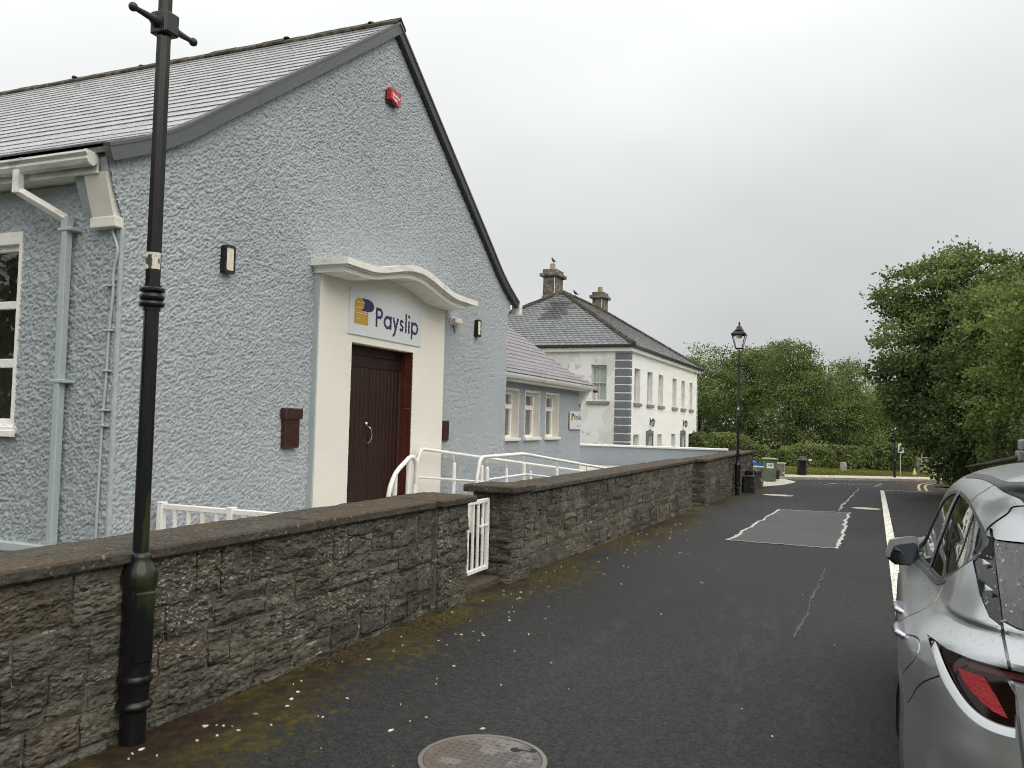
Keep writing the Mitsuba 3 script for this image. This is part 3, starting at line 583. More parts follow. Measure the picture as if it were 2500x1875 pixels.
add('canopy_moulding', canopy_piece(7.775, 11.10, 3.451, 0.18, 3.466, 0.183, GX + .01, -5.235), M_CANOPY, can, smooth=25)
add('canopy_top', canopy_piece(7.735, 11.22, 3.467, 0.183, 3.540, 0.19, GX + .01, -5.195), M_CANOPY, can, smooth=25)
door = add('door', [bbox(-5.90, -5.82, 8.40, 10.2, 2.55, 2.72, .004), box(-6.12, -5.91, 8.3, 10.3, 0.3, 2.75)], M_DOOR, hall)
for k, (y0, y1) in enumerate(((8.44, 9.285), (9.295, 10.14))):
    n = 9; pw = (y1 - y0) / n
    lf = add('door_leaf', [box(-5.88, -5.84, y0, y1, 0.44, 2.55), bbox(-5.85, -5.822, y0, y1, 2.40, 2.545, .004), bbox(-5.85, -5.822, y0, y1, 0.44, .60, .004)], M_DOOR, hall)
    for i in range(n):
        add('plank', bbox(-5.85, -5.827, y0 + i * pw + .003, y0 + (i + 1) * pw - .003, 0.60, 2.40, .006), M_DOOR, lf)
hx = -5.818
add('door_handle', [tube(bend([(hx, 9.22, 1.63), (hx + .055, 9.23, 1.63), (hx + .06, 9.27, 1.53), (hx + .045, 9.25, 1.43), (hx, 9.24, 1.42)], .04), .0095, 8)], M_CHROME, hall, smooth=True)
add('door_knob', [move(lathe([(0.0, .03), (.012, .028), (.021, .018), (.021, .008), (.011, 0), (.011, -.01)], 16), (0, 0, 0))], M_CHROME, hall, smooth=True)
v, f = rot(lathe([(0.0, .035), (.014, .033), (.026, .02), (.026, .008), (.013, 0), (.013, -.02)], 16), (0, 1, 0), 90); scene[hall + '__door_knob'] = mikit.ply((v + [hx + .006, 9.185, 1.675], f), M_CHROME, smooth=True)
add('door_reveal', [box(-5.88, GX + .02, 10.062, 10.14, 0.3, 2.67), box(-5.88, GX + .02, 8.40, 8.528, .3, 2.67), box(-5.88, GX + .02, 8.4, 10.14, 2.671, 2.72)], M_GROUT, hall)
for i in range(8):
    for x0, x1 in ((-5.812, -5.722), (-5.718, -5.632)):
        add('tile', bbox(x0, x1, 10.048, 10.068, .39 + i * .302, .39 + i * .302 + .298, .003), M_REDTILE, hall + '__door_reveal')
add('doorstep', bbox(-6.0, -5.2, 8.2, 10.4, 0.30, 0.44, .01), M_CONCRETE, hall)

# fittings on the gable: each a thing of its own
def wall_lamp(label, y, z):
    t = thing('bulkhead_light', label, 'wall light', None)
    h = sg.box(-.056, -.125, .056, .125).buffer(-.02).buffer(.02)
    add('housing', in_yz(extrude(sg.box(-.070, -.14, .070, .14).buffer(-.03).buffer(.03), 0, .035)), M_BLACK, t, smooth=25)
    add('bezel', in_yz(extrude(sg.box(-.070, -.14, .070, .14).buffer(-.03).buffer(.03).difference(sg.box(-.052, -.108, .052, .115).buffer(-.02).buffer(.02)), .035, .062)), M_BLACK, t, smooth=25)
    m = trimesh.Trimesh(*in_yz(extrude(h.buffer(-.006), .03, .056))); add('diffuser', (np.array(m.vertices), np.array(m.faces)), M_DIFFUSER, t, smooth=25)
    for k in [k for k in scene if k.startswith(t + '__')]:
        scene[k]['to_world'] = T().translate([GX + .012, y, z])
    return t
wall_lamp('black framed bulkhead light on the roughcast gable left of the doorway', 6.365, 3.265)
wall_lamp('black framed bulkhead light at the right end of the gable wall', 12.24, 3.26)
t = thing('emergency_light', 'small horizontal cream emergency light right of the door canopy', 'wall light')
add('backplate', bbox(GX + .005, GX + .035, 11.27, 11.55, 3.215, 3.33, .006), M_PVC, t)
add('diffuser', bbox(GX + .035, GX + .105, 11.285, 11.54, 3.235, 3.315, .012), M_DIFFUSER, t, smooth=20)
add('conduit_tail', tube([(GX + .02, 11.38, 3.22), (GX + .025, 11.39, 3.16), (GX + .02, 11.44, 3.15), (GX + .015, 11.45, 3.09)], .007, 6), M_BLACKTRIM, t)
t = thing('letterbox', 'dark brown letterbox with projecting lid left of the doorway', 'letterbox')
add('body', bbox(GX + .005, GX + .065, 7.325, 7.575, 1.40, 1.72, .006), M_BOXBROWN, t)
add('lid', bbox(GX + .005, GX + .090, 7.295, 7.60, 1.715, 1.835, .012), M_BOXBROWN, t)
add('flap', bbox(GX + .062, GX + .070, 7.35, 7.55, 1.665, 1.70, .003), M_BOXBROWN, t)
t = thing('meter_box', 'flat dark brown box on the gable right of the doorway', 'wall box')
add('body', bbox(GX + .005, GX + .05, 11.08, 11.28, 1.435, 1.74, .006), M_BOXBROWN, t)
add('cover', bbox(GX + .048, GX + .058, 11.095, 11.265, 1.455, 1.72, .003), M_BOXBROWN, t)
# alarm box: red, rounded, on a dark base
t = thing('alarm_box', 'red alarm sounder box high up under the gable peak', 'alarm box')
ab = sg.box(-.135, -.105, .135, .115).buffer(-.04).buffer(.04)
add('base', move(in_yz(extrude(ab.buffer(-.02), 0, .04)), (GX + .01, 9.335, 5.99)), M_BLACKTRIM, t, smooth=25)
add('cover', move(cat([in_yz(extrude(ab.intersection(sg.Polygon([(-.3, .3), (.3, .3), (.3, -.085), (.0, -.075), (-.06, -.05), (-.3, -.05)])), .03, .075)), in_yz(extrude(ab.buffer(-.012).intersection(sg.Polygon([(-.3, .3), (.3, .3), (.3, -.075), (.0, -.065), (-.08, -.04), (-.3, -.04)])), .075, .09))]), (GX + .01, 9.335, 5.99)), M_RED, t, smooth=25)
marks = [sg.LineString([(-.10, .028), (.02, .018)]).buffer(.0105), sg.LineString([(.045, .018), (.125, .008)]).buffer(.010), sg.Polygon([(-.15, .05), (-.02, .033), (-.10, .022)]), sg.LineString([(.035, .045), (.05, .02)]).buffer(.005),
         sg.LineString([(-.09, .008), (-.083, -.028), (-.06, -.022)]).buffer(.007), sg.LineString([(-.045, -.02), (-.03, -.045), (-.01, -.02), (.005, -.045), (.025, -.02)]).buffer(.008), sg.LineString([(.03, -.03), (.05, -.062), (.12, -.085)]).buffer(.0045)]
add('emblem', move(in_yz(extrude(shapely.affinity.scale(shapely.union_all(marks), .72, 1, origin=(0, 0)), .0, .002)), (GX + .101, 9.335, 5.99)), M_PRINTWHITE, t)
# ================================================================ name signs
def letters(cap):
    """The word in a round geometric sans, capitals cap high, baseline at 0; returns (polygon, width)."""
    w = 0.150 * cap; xh = 0.70 * cap; r = xh / 2 - w / 2; out = []; x = 0.0
    def ring(cx, cy, rr): return sg.Point(cx, cy).buffer(rr + w / 2, 32).difference(sg.Point(cx, cy).buffer(rr - w / 2, 32))
    def bar(x0, y0, x1, y1): return sg.box(x0, y0, x1, y1)
    # P
    rb = 0.285 * cap - w / 2; bowl = sg.LineString([(x + w / 2, cap - w / 2), (x + .31 * cap, cap - w / 2)] + [(x + .31 * cap + rb * math.sin(a), cap - w / 2 - rb + rb * math.cos(a)) for a in np.linspace(0, math.pi, 24)] + [(x + w / 2, cap - w / 2 - 2 * rb)]).buffer(w / 2, cap_style=2)
    out += [bar(x, 0, x + w, cap), bowl]; x += .31 * cap + rb + w / 2 + .085 * cap
    # a
    out += [ring(x + r + w / 2, xh / 2, r), bar(x + 2 * r, 0, x + 2 * r + w, xh)]; x += 2 * r + w + .055 * cap
    # y
    yw = .60 * cap; a, b, c = (x + w * .55, xh), (x + yw / 2 + .01 * cap, .06 * cap), (x + yw - w * .55, xh); t = (b[0] - c[0]) / (b[1] - c[1])
    out += [sg.LineString([a, b]).buffer(w / 2, cap_style=2), sg.LineString([c, (c[0] + t * (-.17 * cap - xh), -.17 * cap), (c[0] + t * (-.17 * cap - xh) - .09 * cap, -.245 * cap), (c[0] + t * (-.17 * cap - xh) - .17 * cap, -.235 * cap)]).buffer(w / 2, cap_style=2)]; x += yw + .05 * cap
    # s
    sw = .42 * cap; q = [(.93, .80), (.74, .93), (.48, .965), (.22, .90), (.12, .74), (.24, .60), (.50, .515), (.76, .43), (.88, .28), (.76, .11), (.50, .04), (.22, .08), (.04, .22)]
    cs_ = CubicSpline(np.arange(13), [(x + w / 2 + (sw - w) * a, w / 2 + (xh - w) * b) for a, b in q])(np.linspace(0, 12, 60)); out.append(sg.LineString(cs_).buffer(w / 2, cap_style=2)); x += sw + .12 * cap
    # l, i, p
    out.append(bar(x, 0, x + w, 1.04 * cap)); x += w + .14 * cap
    out += [bar(x, 0, x + w, xh), sg.Point(x + w / 2, .93 * cap).buffer(w * .66)]; x += w + .13 * cap
    out += [ring(x + r + w / 2, xh / 2, r), bar(x, -.27 * cap, x + w, xh)]; x += 2 * r + w
    return shapely.union_all(out), x

def emblem(h):
    """The curled-slip P mark, h tall: gold sheet, navy roll, four white rules."""
    W = 1.18 * h
    gold = sg.Polygon([(0, 0), (.70 * W, 0), (.70 * W, .50 * h), (.36 * W, .50 * h)] + [(.36 * W + (.0 + .12 * W) * math.sin(t) ** 1, .50 * h + (.5 - .25) * h * 2 * (t / math.pi)) for t in np.linspace(.2, math.pi * .9, 14)] + [(.28 * W, h), (.16 * W, .965 * h), (.05 * W, .90 * h), (0, .80 * h)])
    curl = [(.36 * W, h), (.70 * W, h), (.83 * W, .972 * h), (.94 * W, .90 * h), (W, .78 * h), (.99 * W, .68 * h), (.92 * W, .60 * h), (.80 * W, .54 * h), (.68 * W, .52 * h), (.31 * W, .52 * h), (.42 * W, .60 * h), (.49 * W, .72 * h), (.48 * W, .84 * h), (.42 * W, .94 * h)]
    navy = sg.Polygon(curl)
    rules = [sg.box(.12 * W, y * h, x1 * W, y * h + .022 * h) for y, x1 in ((.82, .46), (.62, .42), (.40, .60), (.20, .32))]
    return gold.buffer(0).difference(navy), navy, shapely.union_all(rules)

def name_sign(t, x, y0, y1, z0, z1, logo_at, logo_h, text_at, cap, stretch=1.0, thick=.022):
    add('panel', bbox(x - thick, x, y0, y1, z0, z1, .002), M_SIGN, t)
    add('panel_back', box(x - thick - .03, x - thick - .001, y0 + .02, y1 - .03, z0 + .02, z1 - .02), M_BLACKTRIM, t)
    g, n, w = emblem(logo_h)
    A = shapely.affinity
    for nm, poly, m, h in (('emblem_gold', g, M_GOLD, .0015), ('emblem_navy', n, M_NAVY, .0015), ('emblem_rules', w, M_PRINTWHITE, .0028)):
        add(nm, in_yz(extrude(A.translate(A.scale(poly, stretch, 1, origin=(0, 0)), *logo_at), x - .0005, x + h)), m, t)
    p, wd = letters(cap)
    add('lettering', in_yz(extrude(A.translate(A.scale(p, stretch, 1, origin=(0, 0)), *text_at), x - .0005, x + .0016)), M_NAVY, t)
    return wd
import shapely.affinity
t = thing('name_sign', 'large white name sign over the dark red door under the canopy', 'sign')
name_sign(t, -5.605, 8.43, 10.235, 2.765, 3.325, (8.53, 2.90), .330, (9.02, 2.912), .250, 1.115 / letters(.25)[1])

# ================================================================ the low wing beyond
LX, LY0, LY1 = -6.2, 13.3, 19.62
low = thing('low_building', 'low blue-grey wing with three tall narrow windows beyond the gabled building', 'building')
wins = [(14.60, 15.45), (15.82, 16.67), (17.07, 17.92)]
lp = sg.box(LY0, 0.2, LY1, 2.62)
for a, b in wins: lp = lp.difference(sg.box(a, 1.40, b, 2.385))
add('wall', rough_sheet(lp, lambda a, z, d: np.stack([LX + d + 0 * a, a, z], -1), amp=0.010, step=0.0165, seed=31, flip=True), M_ROUGH2, low, smooth=True)
add('wall_core', [in_yz(extrude(lp.buffer(-.01), LX - .45, LX - .015)), box(-12.5, LX - .02, LY1 - .25, LY1 - .005, 0, 2.7), in_xz(extrude(sg.Polygon([(-12.5, 2.5), (LX, 2.5), (LX - .3, 2.85), (-8.3, 4.15), (-9.2, 4.85), (-10.2, 4.15), (-12.5, 2.6)]), LY1 - .25, LY1 - .006))], M_ROUGH2, low)
for i, (a, b) in enumerate(wins):
    w = add('window', [bbox(LX - .20, LX - .14, a, b, 1.425, 1.475, .004), bbox(LX - .20, LX - .14, a, b, 2.32, 2.385, .004), bbox(LX - .20, LX - .135, a, b, 2.005, 2.06, .004), bbox(LX - .199, LX - .141, a, a + .05, 1.44, 2.36, .004), bbox(LX - .199, LX - .141, b - .05, b, 1.44, 2.36, .004),
                       bbox(LX - .16, LX - .125, a + .30, a + .34, 2.06, 2.33, .003), bbox(LX - .16, LX - .125, b - .05, b - .012, 2.06, 2.33, .003), bbox(LX - .159, LX - .126, a + .31, b - .02, 2.06, 2.095, .003), bbox(LX - .159, LX - .126, a + .31, b - .02, 2.295, 2.335, .003)], M_WHITE, low)
    add('pane', ([[LX - .17, a, 1.45], [LX - .17, b, 1.45], [LX - .17, b, 2.36], [LX - .17, a, 2.36]], [[0, 1, 2], [0, 2, 3]]), M_GLASS, w)
    add('reveal', [box(LX - .21, LX + .012, a - .02, a + .012, 1.40, 2.41), box(LX - .21, LX + .012, b - .012, b + .02, 1.40, 2.41), box(LX - .21, LX + .013, a + .012, b - .012, 2.375, 2.41)], M_CREAMSILL, w)
    add('sill', bbox(LX - .2, LX + .065, a - .05, b + .05, 1.365, 1.425, .008), M_CREAMSILL, w)
    add('blind', [bbox(LX - .275, LX - .262, a - .02, b + .02, 1.42 + .042 * k, 1.45 + .042 * k, .002) for k in range(15)], M_BLIND, w)
    add('room_behind', [box(LX - 1.2, LX - .9, a - .1, b + .1, 1.3, 2.5), box(LX - .9, LX - .46, a - .1, b + .1, 2.45, 2.5)], M_ROOM, w)
_lh = [(-5.86, 2.66), (-5.98, 2.725), (-6.30, 2.885), (-6.68, 3.115), (-7.18, 3.46), (-8.30, 4.23), (-9.2, 4.86)]
_lc = PchipInterpolator([-q[0] for q in _lh], [q[1] for q in _lh])
LL = np.array([[x, float(_lc(-x))] for x in np.linspace(-5.86, -9.2, 44)])
def low_slab(L, t0, t1, y0, y1):
    n = offset_line(L, t0); m = offset_line(L, t1); return in_xz(extrude(sg.Polygon([tuple(q) for q in n] + [tuple(q) for q in m[::-1]]).buffer(0), y0, y1))
lroof = add('roof', [low_slab(LL, -.06, -.012, LY0, LY1 + .14), in_xz(extrude(sg.Polygon([(-9.2, 4.84), (-9.2, 4.78), (-12.6, 2.5), (-12.6, 2.56)]), LY0, LY1 + .14))], M_SLATE_PURPLE, low)
def lay_xz(L, y0, y1, expo, width, seed):
    out = []
    for v, c in lay_slates(L, y1, y0, expo, width, seed, lift=.016, thick=.010, jit=.6):
        out.append((v[:, [1, 0, 2]], c[[1, 0, 2]]))
    return out
lsl = lay_xz(LL, LY0, LY1 + .17, 0.215, 0.29, 33); lsl.sort(key=lambda q: np.linalg.norm(q[1] - [0, 0, EYE]))
for v, c in lsl[:300]:
    add('slate', (v, SF[:, ::-1]), M_SLATE_PURPLE, low + '__roof')
if len(lsl) > 300: add('upper_slates', [(v, SF[:, ::-1]) for v, c in lsl[300:]], M_SLATE_PURPLE, low + '__roof', kind='stuff')
gl = sg.LineString([(-5.935, 2.655), (-5.932, 2.60), (-5.905, 2.575), (-5.865, 2.58), (-5.845, 2.62), (-5.84, 2.662)]).buffer(.0035, cap_style=2)
add('gutter', in_xz(extrude(gl, LY0, LY1 + .19)), M_GUTTER, low, smooth=30)
add('fascia', bbox(-5.965, -5.94, LY0, LY1 + .02, 2.53, 2.66, .003), M_PVC, low)
add('soffit', box(LX - .01, -5.96, LY0, LY1 + .02, 2.535, 2.55), M_CREAMSILL, low)
add('corbel', in_xz(extrude(sg.Polygon([(LX - .02, 2.22), (LX + .10, 2.22), (LX + .10, 2.30), (LX + .115, 2.33), (LX + .24, 2.535), (LX - .02, 2.535)]), LY1 - .20, LY1 + .005)), M_CREAMSILL, low)
t = thing('security_light', 'small black and white security light under the eaves end of the low wing', 'security light')
add('housing', [bbox(-5.93, -5.83, 19.74, 19.84, 2.52, 2.58, .01), bbox(-5.90, -5.86, 19.64, 19.76, 2.535, 2.565, .006)], M_BLACKTRIM, t)
add('lens', bbox(-5.925, -5.84, 19.745, 19.845, 2.36, 2.515, .012), M_DIFFUSER, t)
t = thing('name_sign', 'small white name sign at the right end of the low wing', 'sign')
name_sign(t, LX + .05, 18.66, 19.60, 1.60, 2.03, (18.72, 1.815), .17, (18.96, 1.832), .125, .56 / letters(.125)[1], .02)
add('small_print', [in_yz(extrude(shapely.union_all([sg.box(19.16, 1.693, 19.42, 1.701), sg.box(19.16, 1.672, 19.43, 1.680)]), LX + .0495, LX + .0516))], M_PRINTGREY, t)
v, f = meshkit.text_mesh('2', .055, .002).vertices, meshkit.text_mesh('2', .055, .002).faces
add('numeral', (np.array(v)[:, [2, 0, 1]] + [LX + .0495, 19.455, 1.67], np.array(f)), M_NAVY, t)

# ================================================================ the two-storey white house
B = math.radians(1.1); HC = np.array([-9.64, 38.0, 0.0]); dB = np.array([math.sin(B), math.cos(B), 0]); dX = np.array([math.cos(B), -math.sin(B), 0])
house_to = T([[float(dX[0]), float(dB[0]), 0, float(HC[0])], [float(dX[1]), float(dB[1]), 0, float(HC[1])], [0, 0, 1, 0], [0, 0, 0, 1]])
house = thing('white_house', 'two-storey white house with grey quoins, slate hip roof and two chimneys', 'house')
def hadd(name, mesh, m, parent=house, **kw): return add(name, mesh, m, parent, to_world=house_to, **kw)
HW, HL, HZ0, HE = 10.8, 16.95, -1.2, 5.22
ups = [(.92, 2.0), (3.45, 4.55), (5.90, 6.96), (9.32, 10.36), (11.74, 12.78), (14.22, 15.16)]
lows = [(.90, 1.92), (5.84, 6.86), (9.20, 10.26), (14.10, 15.08)]; drs = [(3.66, 4.60), (11.93, 12.84)]
fp = sg.box(0, HZ0, HL, HE)
for a, b in ups: fp = fp.difference(sg.box(a, 2.80, b, 4.475))
for a, b in lows: fp = fp.difference(sg.box(a, -.2, b, 1.27))
for a, b in drs: fp = fp.difference(sg.box(a, -1.0, b, 1.26))
sp = sg.box(-HW, HZ0, 0, HE).difference(sg.box(-1.90, 2.83, -1.11, 4.56))
hadd('wall', [in_yz(extrude(fp, -.42, 0)), box(-HW, -HW + .3, .36, HL - .3, HZ0, HE), box(-HW, 0, HL - .3, HL, HZ0, HE)], M_WHITEWALL)
hadd('wall', in_xz(extrude(sp.difference(sg.box(-.42, -5, 1, 9)), 0.0, .35)), M_WHITESTAIN, label='stained end wall with one sash window')
hadd('inner_floor', box(-HW + .3, -.43, .36, HL - .31, 2.0, 2.2), M_ROOM)
zq = 5.17
k = 0
while zq > -0.9:
    z0 = zq - .385
    hadd('quoin', [bbox(-.70, .028, -.028, .30, z0 + .032, zq - .03, .008), bbox(-.45, .027, -.027, .58, z0 + .032, zq - .03, .008)] if False else bbox(-.70, .026, -.026, .36, z0 + .032, zq - .03, .008), M_QUOIN)
    hadd('quoin', bbox(-.3, .026, HL - .36, HL + .026, z0 + .032, zq - .03, .008), M_QUOIN)
    zq -= .385
for a, b in ups:
    w = hadd('window', [bbox(-.27, -.20, a, a + .07, 2.82, 4.47, .004), bbox(-.27, -.20, b - .07, b, 2.82, 4.47, .004), bbox(-.27, -.20, a, b, 4.40, 4.47, .004), bbox(-.27, -.20, a, b, 2.82, 2.90, .004), bbox(-.28, -.17, a + .03, b - .03, 3.60, 3.67, .004), bbox(-.26, -.215, (a + b) / 2 - .015, (a + b) / 2 + .015, 2.9, 4.4, .003)], M_SASH)
    hadd('pane', ([[-.24, a, 2.85], [-.24, b, 2.85], [-.24, b, 4.45], [-.24, a, 4.45]], [[0, 1, 2], [0, 2, 3]]), M_GLASS, w)
    hadd('blind', box(-.36, -.34, a - .02, b + .02, 2.8, 4.48), M_BLIND, w)
    hadd('sill', bbox(-.3, .10, a - .14, b + .12, 2.64, 2.80, .01), M_SILLGREY, w)
    hadd('sash_horn', bbox(-.17, -.12, a + .03, a + .13, 3.55, 3.72, .01), M_BLACKTRIM, w)
for a, b in lows:
    w = hadd('window', [bbox(-.27, -.20, a, a + .07, -.2, 1.27, .004), bbox(-.27, -.20, b - .07, b, -.2, 1.27, .004), bbox(-.27, -.20, a, b, 1.20, 1.27, .004), bbox(-.28, -.18, a + .03, b - .03, .52, .58, .004)], M_SASH)
    hadd('pane', ([[-.24, a, -.2], [-.24, b, -.2], [-.24, b, 1.25], [-.24, a, 1.25]], [[0, 1, 2], [0, 2, 3]]), M_GLASS, w)
    hadd('blind', box(-.36, -.34, a - .02, b + .02, -.25, 1.3), M_BLIND, w)
for i, (a, b) in enumerate(drs):
    d = hadd('door', [bbox(-.30, -.22, a, b, -1.0, 1.25, .006), bbox(-.225, -.205, a + .12, b - .12, -.2, 1.0, .01)], M_DKGREY)
    hadd('door_surround', [bbox(-.05, .06, a - .33, a - .002, -1.0, 1.27, .01), bbox(-.05, .06, b + .002, b + .10, -1.0, 1.27, .01), bbox(-.05, .065, a - .34, b + .11, 1.272, 1.45, .01), bbox(-.04, .075, (a + b) / 2 - .30, (a + b) / 2 + .05, 1.452, 1.52, .01)], M_QUOIN, d)
w = hadd('window', [bbox(-1.90, -1.82, .16, .24, 2.85, 4.55, .004), bbox(-1.19, -1.11, .16, .24, 2.85, 4.55, .004), bbox(-1.9, -1.11, .161, .239, 4.47, 4.55, .004), bbox(-1.9, -1.11, .161, .239, 2.83, 2.93, .004), bbox(-1.86, -1.14, .12, .24, 3.69, 3.755, .004), bbox(-1.525, -1.485, .17, .23, 2.93, 4.47, .003)], M_SASH)
hadd('pane', ([[-1.9, .20, 2.85], [-1.1, .20, 2.85], [-1.1, .20, 4.55], [-1.9, .20, 4.55]], [[0, 1, 2], [0, 2, 3]]), M_GLASS, w)
hadd('curtain', box(-1.95, -1.05, .30, .32, 2.8, 4.6), M_CURTAIN, w)
hadd('sill', bbox(-2.08, -.94, -.11, .15, 2.68, 2.825, .01), M_SILLBROWN, w)
# eaves band, gutter
hadd('eaves_board', [bbox(-HW - .16, .17, -.17, .0, HE - .02, HE + .17, .01), bbox(.0, .17, .001, HL + .17, HE - .02, HE + .17, .01), bbox(-.0, .172, -.172, -.001, HE - .019, HE + .169, .01)], M_PVC)
hadd('gutter', [bbox(-HW - .3, .30, -.30, -.175, HE + .165, HE + .31, .02), bbox(.175, .301, -.17, HL + .3, HE + .166, HE + .311, .02)], M_BLACKTRIM)
# hip roof: slab and slates
RH, RS = 9.02, 5.42
apexA, apexB = np.array([-HW / 2, RS - .0, RH]), np.array([-HW / 2, HL - RS, RH]); ez = HE + .27
c00, c10, c01, c11 = np.array([-HW - .28, -.28, ez]), np.array([.28, -.28, ez]), np.array([-HW - .28, HL + .28, ez]), np.array([.28, HL + .28, ez])
hroof = hadd('roof', (np.array([c00, c10, c01, c11, apexA, apexB]) - [0, 0, .02], np.array([[0, 1, 4], [1, 3, 5], [1, 5, 4], [3, 2, 5], [2, 0, 4], [2, 4, 5]])), M_SOOT)
def slate_plane(o, ex, es, en, poly, expo, width, seed):
    """Slates on a sloping plane: o origin, ex along the eave, es up the slope; those whose centre lies in poly (along, up)."""
    r = np.random.default_rng(seed); out = []; x0, s0, x1, s1 = poly.bounds; pp = shapely.prepared.prep(poly) if False else poly
    for c in range(int((s1 - s0) / expo) + 1):
        x = x0 - (width / 2 if c % 2 else 0)
        while x < x1:
            a, b, u0, u1 = x + .013, x + width - .013, s0 + c * expo, s0 + c * expo + expo * 1.3
            cell = sg.box(a, u0, b, u0 + expo)
            if pp.intersects(cell):
                q = cell.intersection(pp)
                if q.area > .25 * cell.area:
                    a, _, b, _ = q.bounds; j = .0015 * abs(r.normal()); v = []
                    for (u, l) in ((u0 + .006 * r.normal(), .030 + j), (u1, .002)):
                        for xx in (a, b):
                            for h in (0., .008):
                                v.append(o + ex * xx + es * u + en * (l + h))
                    out.append((np.array(v), (a + b) / 2, u0))
            x += width
    return out
SF2 = np.array([[0, 2, 3], [0, 3, 1], [4, 5, 7], [4, 7, 6], [0, 1, 5], [0, 5, 4], [2, 6, 7], [2, 7, 3], [1, 3, 7], [1, 7, 5]])
def hip_face(a, b, t0, t1):
    ex = (b - a) / np.linalg.norm(b - a); m = t0 - a; es = m - ex * (m @ ex); h = np.linalg.norm(es); es /= h; en = np.cross(ex, es); en *= np.sign(en[2])
    poly = sg.Polygon([(0, 0), (np.linalg.norm(b - a), 0), ((t1 - a) @ ex, h), ((t0 - a) @ ex, h)]) if np.linalg.norm(t1 - t0) > .1 else sg.Polygon([(0, 0), (np.linalg.norm(b - a), 0), ((t0 - a) @ ex, h)])
    return ex, es, en, poly
ex, es, en, poly = hip_face(c00, c10, apexA, apexA)
endsl = slate_plane(c00, ex, es, en, poly.buffer(-.02), .255, .315, 41)
soot = lambda x, u: (abs(x - 5.75 - .10 * u) < .62 + .22 * math.sin(u * 9)) and 2.9 < u < 5.15
_vis = [q for q in endsl if q[1] > 3.6]; _hid = [q for q in endsl if q[1] <= 3.6]
_vis.sort(key=lambda q: -q[1])
for k, (v, x, u) in enumerate(_vis[:300]):
    hadd('slate', (v, SF2), M_SOOT if soot(x, u) and _rng.random() < .96 else M_SLATE_BLUE[int(_rng.random() < .4)], house + '__roof')
hadd('more_slates', [(v, SF2) for v, x, u in _hid + [q for q in _vis[300:] if not soot(q[1], q[2])]], M_SLATE_BLUE[0], house + '__roof', kind='stuff')
_ss = [(v, SF2) for v, x, u in _vis[300:] if soot(x, u)]
if _ss: hadd('sooty_slates', _ss, M_SOOT, house + '__roof', kind='stuff')
ex, es, en, poly = hip_face(c10, c11, apexA, apexB)
hadd('lane_side_slates', [(v, SF2) for v, x, u in slate_plane(c10, ex, es, en, poly.buffer(-.02), .24, .30, 42)], M_SLATE_BLUE[1], house + '__roof', kind='stuff')
def hip_tiles(a, b, n, name='hip_tile', r=.13):
    d = (b - a) / n
    for i in range(n):
        v, f = tube([a + d * i, a + d * (i + .985)], r, 6); v, f = roughen((v, f), .25, .03, 6, i + int(a[0] * 7) % 50)
        hadd(name, (v, f), M_RIDGE, house + '__roof')
hip_tiles(c10 + [0, 0, .03], apexA + [0, 0, .04], 17); hip_tiles(c00 + [0, 0, .03], apexA + [0, 0, .04], 10); hip_tiles(apexA + [0, 0, .05], apexB + [0, 0, .05], 13, 'ridge_tile', .10); hip_tiles(c11 + [0, 0, .03], apexB + [0, 0, .04], 9)
def chimney(x0, x1, y0, y1, ztop, pot, label):
    c = hadd('chimney', roughen(box(x0, x1, y0, y1, 7.4, ztop - .28), .25, .012, 5, 3), M_CHIMNEY, label=label)
    hadd('chimney_cap', [roughen(bbox(x0 - .17, x1 + .17, y0 - .17, y1 + .17, ztop - .36, ztop - .16, .03), .12, .025, 6, 5), roughen(bbox(x0 - .03, x1 + .03, y0 - .03, y1 + .03, ztop - .165, ztop + .06, .03), .15, .02, 6, 6)], M_CHIMNEY, c)
    cx = (x0 + x1) / 2 + .05
    hadd('chimney_pot', lathe([(.0, .36), (.10, .36), (.14, .35), (.15, .30), (.14, .0), (.14, -.1)], 14, (cx, y0 + .35, ztop + .05)), pot, c, smooth=40)
    hadd('cable', tube([(x1 - .06, y0 - .02, ztop - .4), (x1 - .06, y0 - .02, RH - .35)], .022, 6), M_PVC, c)
chimney(-6.50, -5.75, 5.15, 6.35, 10.30, M_POT, 'rendered chimney with a buff pot at the near hip')
chimney(-5.90, -5.20, 12.3, 13.4, 10.10, M_POT2, 'rendered chimney with a mossy pot farther along the ridge')
hadd('flashing', [bbox(-6.52, -5.74, 5.05, 5.16, 8.66, 8.86, .01)], M_LEAD)
hadd('chimney_cable', tube([(-5.42, 5.35, 9.10), (-5.60, 5.0, 8.86), (-5.80, 4.75, 8.62), (-5.9, 4.6, 8.45)], .02, 6), M_LEAD)
hadd('hip_finial', [lathe([(0, .22), (.03, .18), (.05, .10), (.03, .0)], 8, (.22, -.22, ez + .03))], M_RIDGE, house + '__roof')
def lantern(y, label):
    t = thing('wall_lantern', label, 'wall lantern')
    o = (.16, y, 1.72); kw = dict(to_world=house_to)
    add('lantern_frame', [lathe([(.0, .40), (.03, .36), (.10, .27), (.115, .24), (.085, .235)], 6, o), lathe([(.06, .0), (.07, -.02), (.02, -.06), (0, -.08)], 6, o), bbox(.0, .16, y - .03, y + .03, 1.93, 1.97, .01), bbox(.0, .03, y - .06, y + .06, 1.75, 2.10, .008)] + [tube([(.16 + .062 * math.cos(a), y + .062 * math.sin(a), 1.72), (.16 + .10 * math.cos(a), y + .10 * math.sin(a), 1.96)], .012, 5) for a in np.arange(6) * math.pi / 3], M_BLACK, t, **kw)
    add('lantern_glass', lathe([(.055, .0), (.09, .235)], 6, o), M_DIFFUSER, t, **kw)
lantern(4.15, 'black wall lantern over the nearer door of the white house')
lantern(12.48, 'black wall lantern over the farther door of the white house')
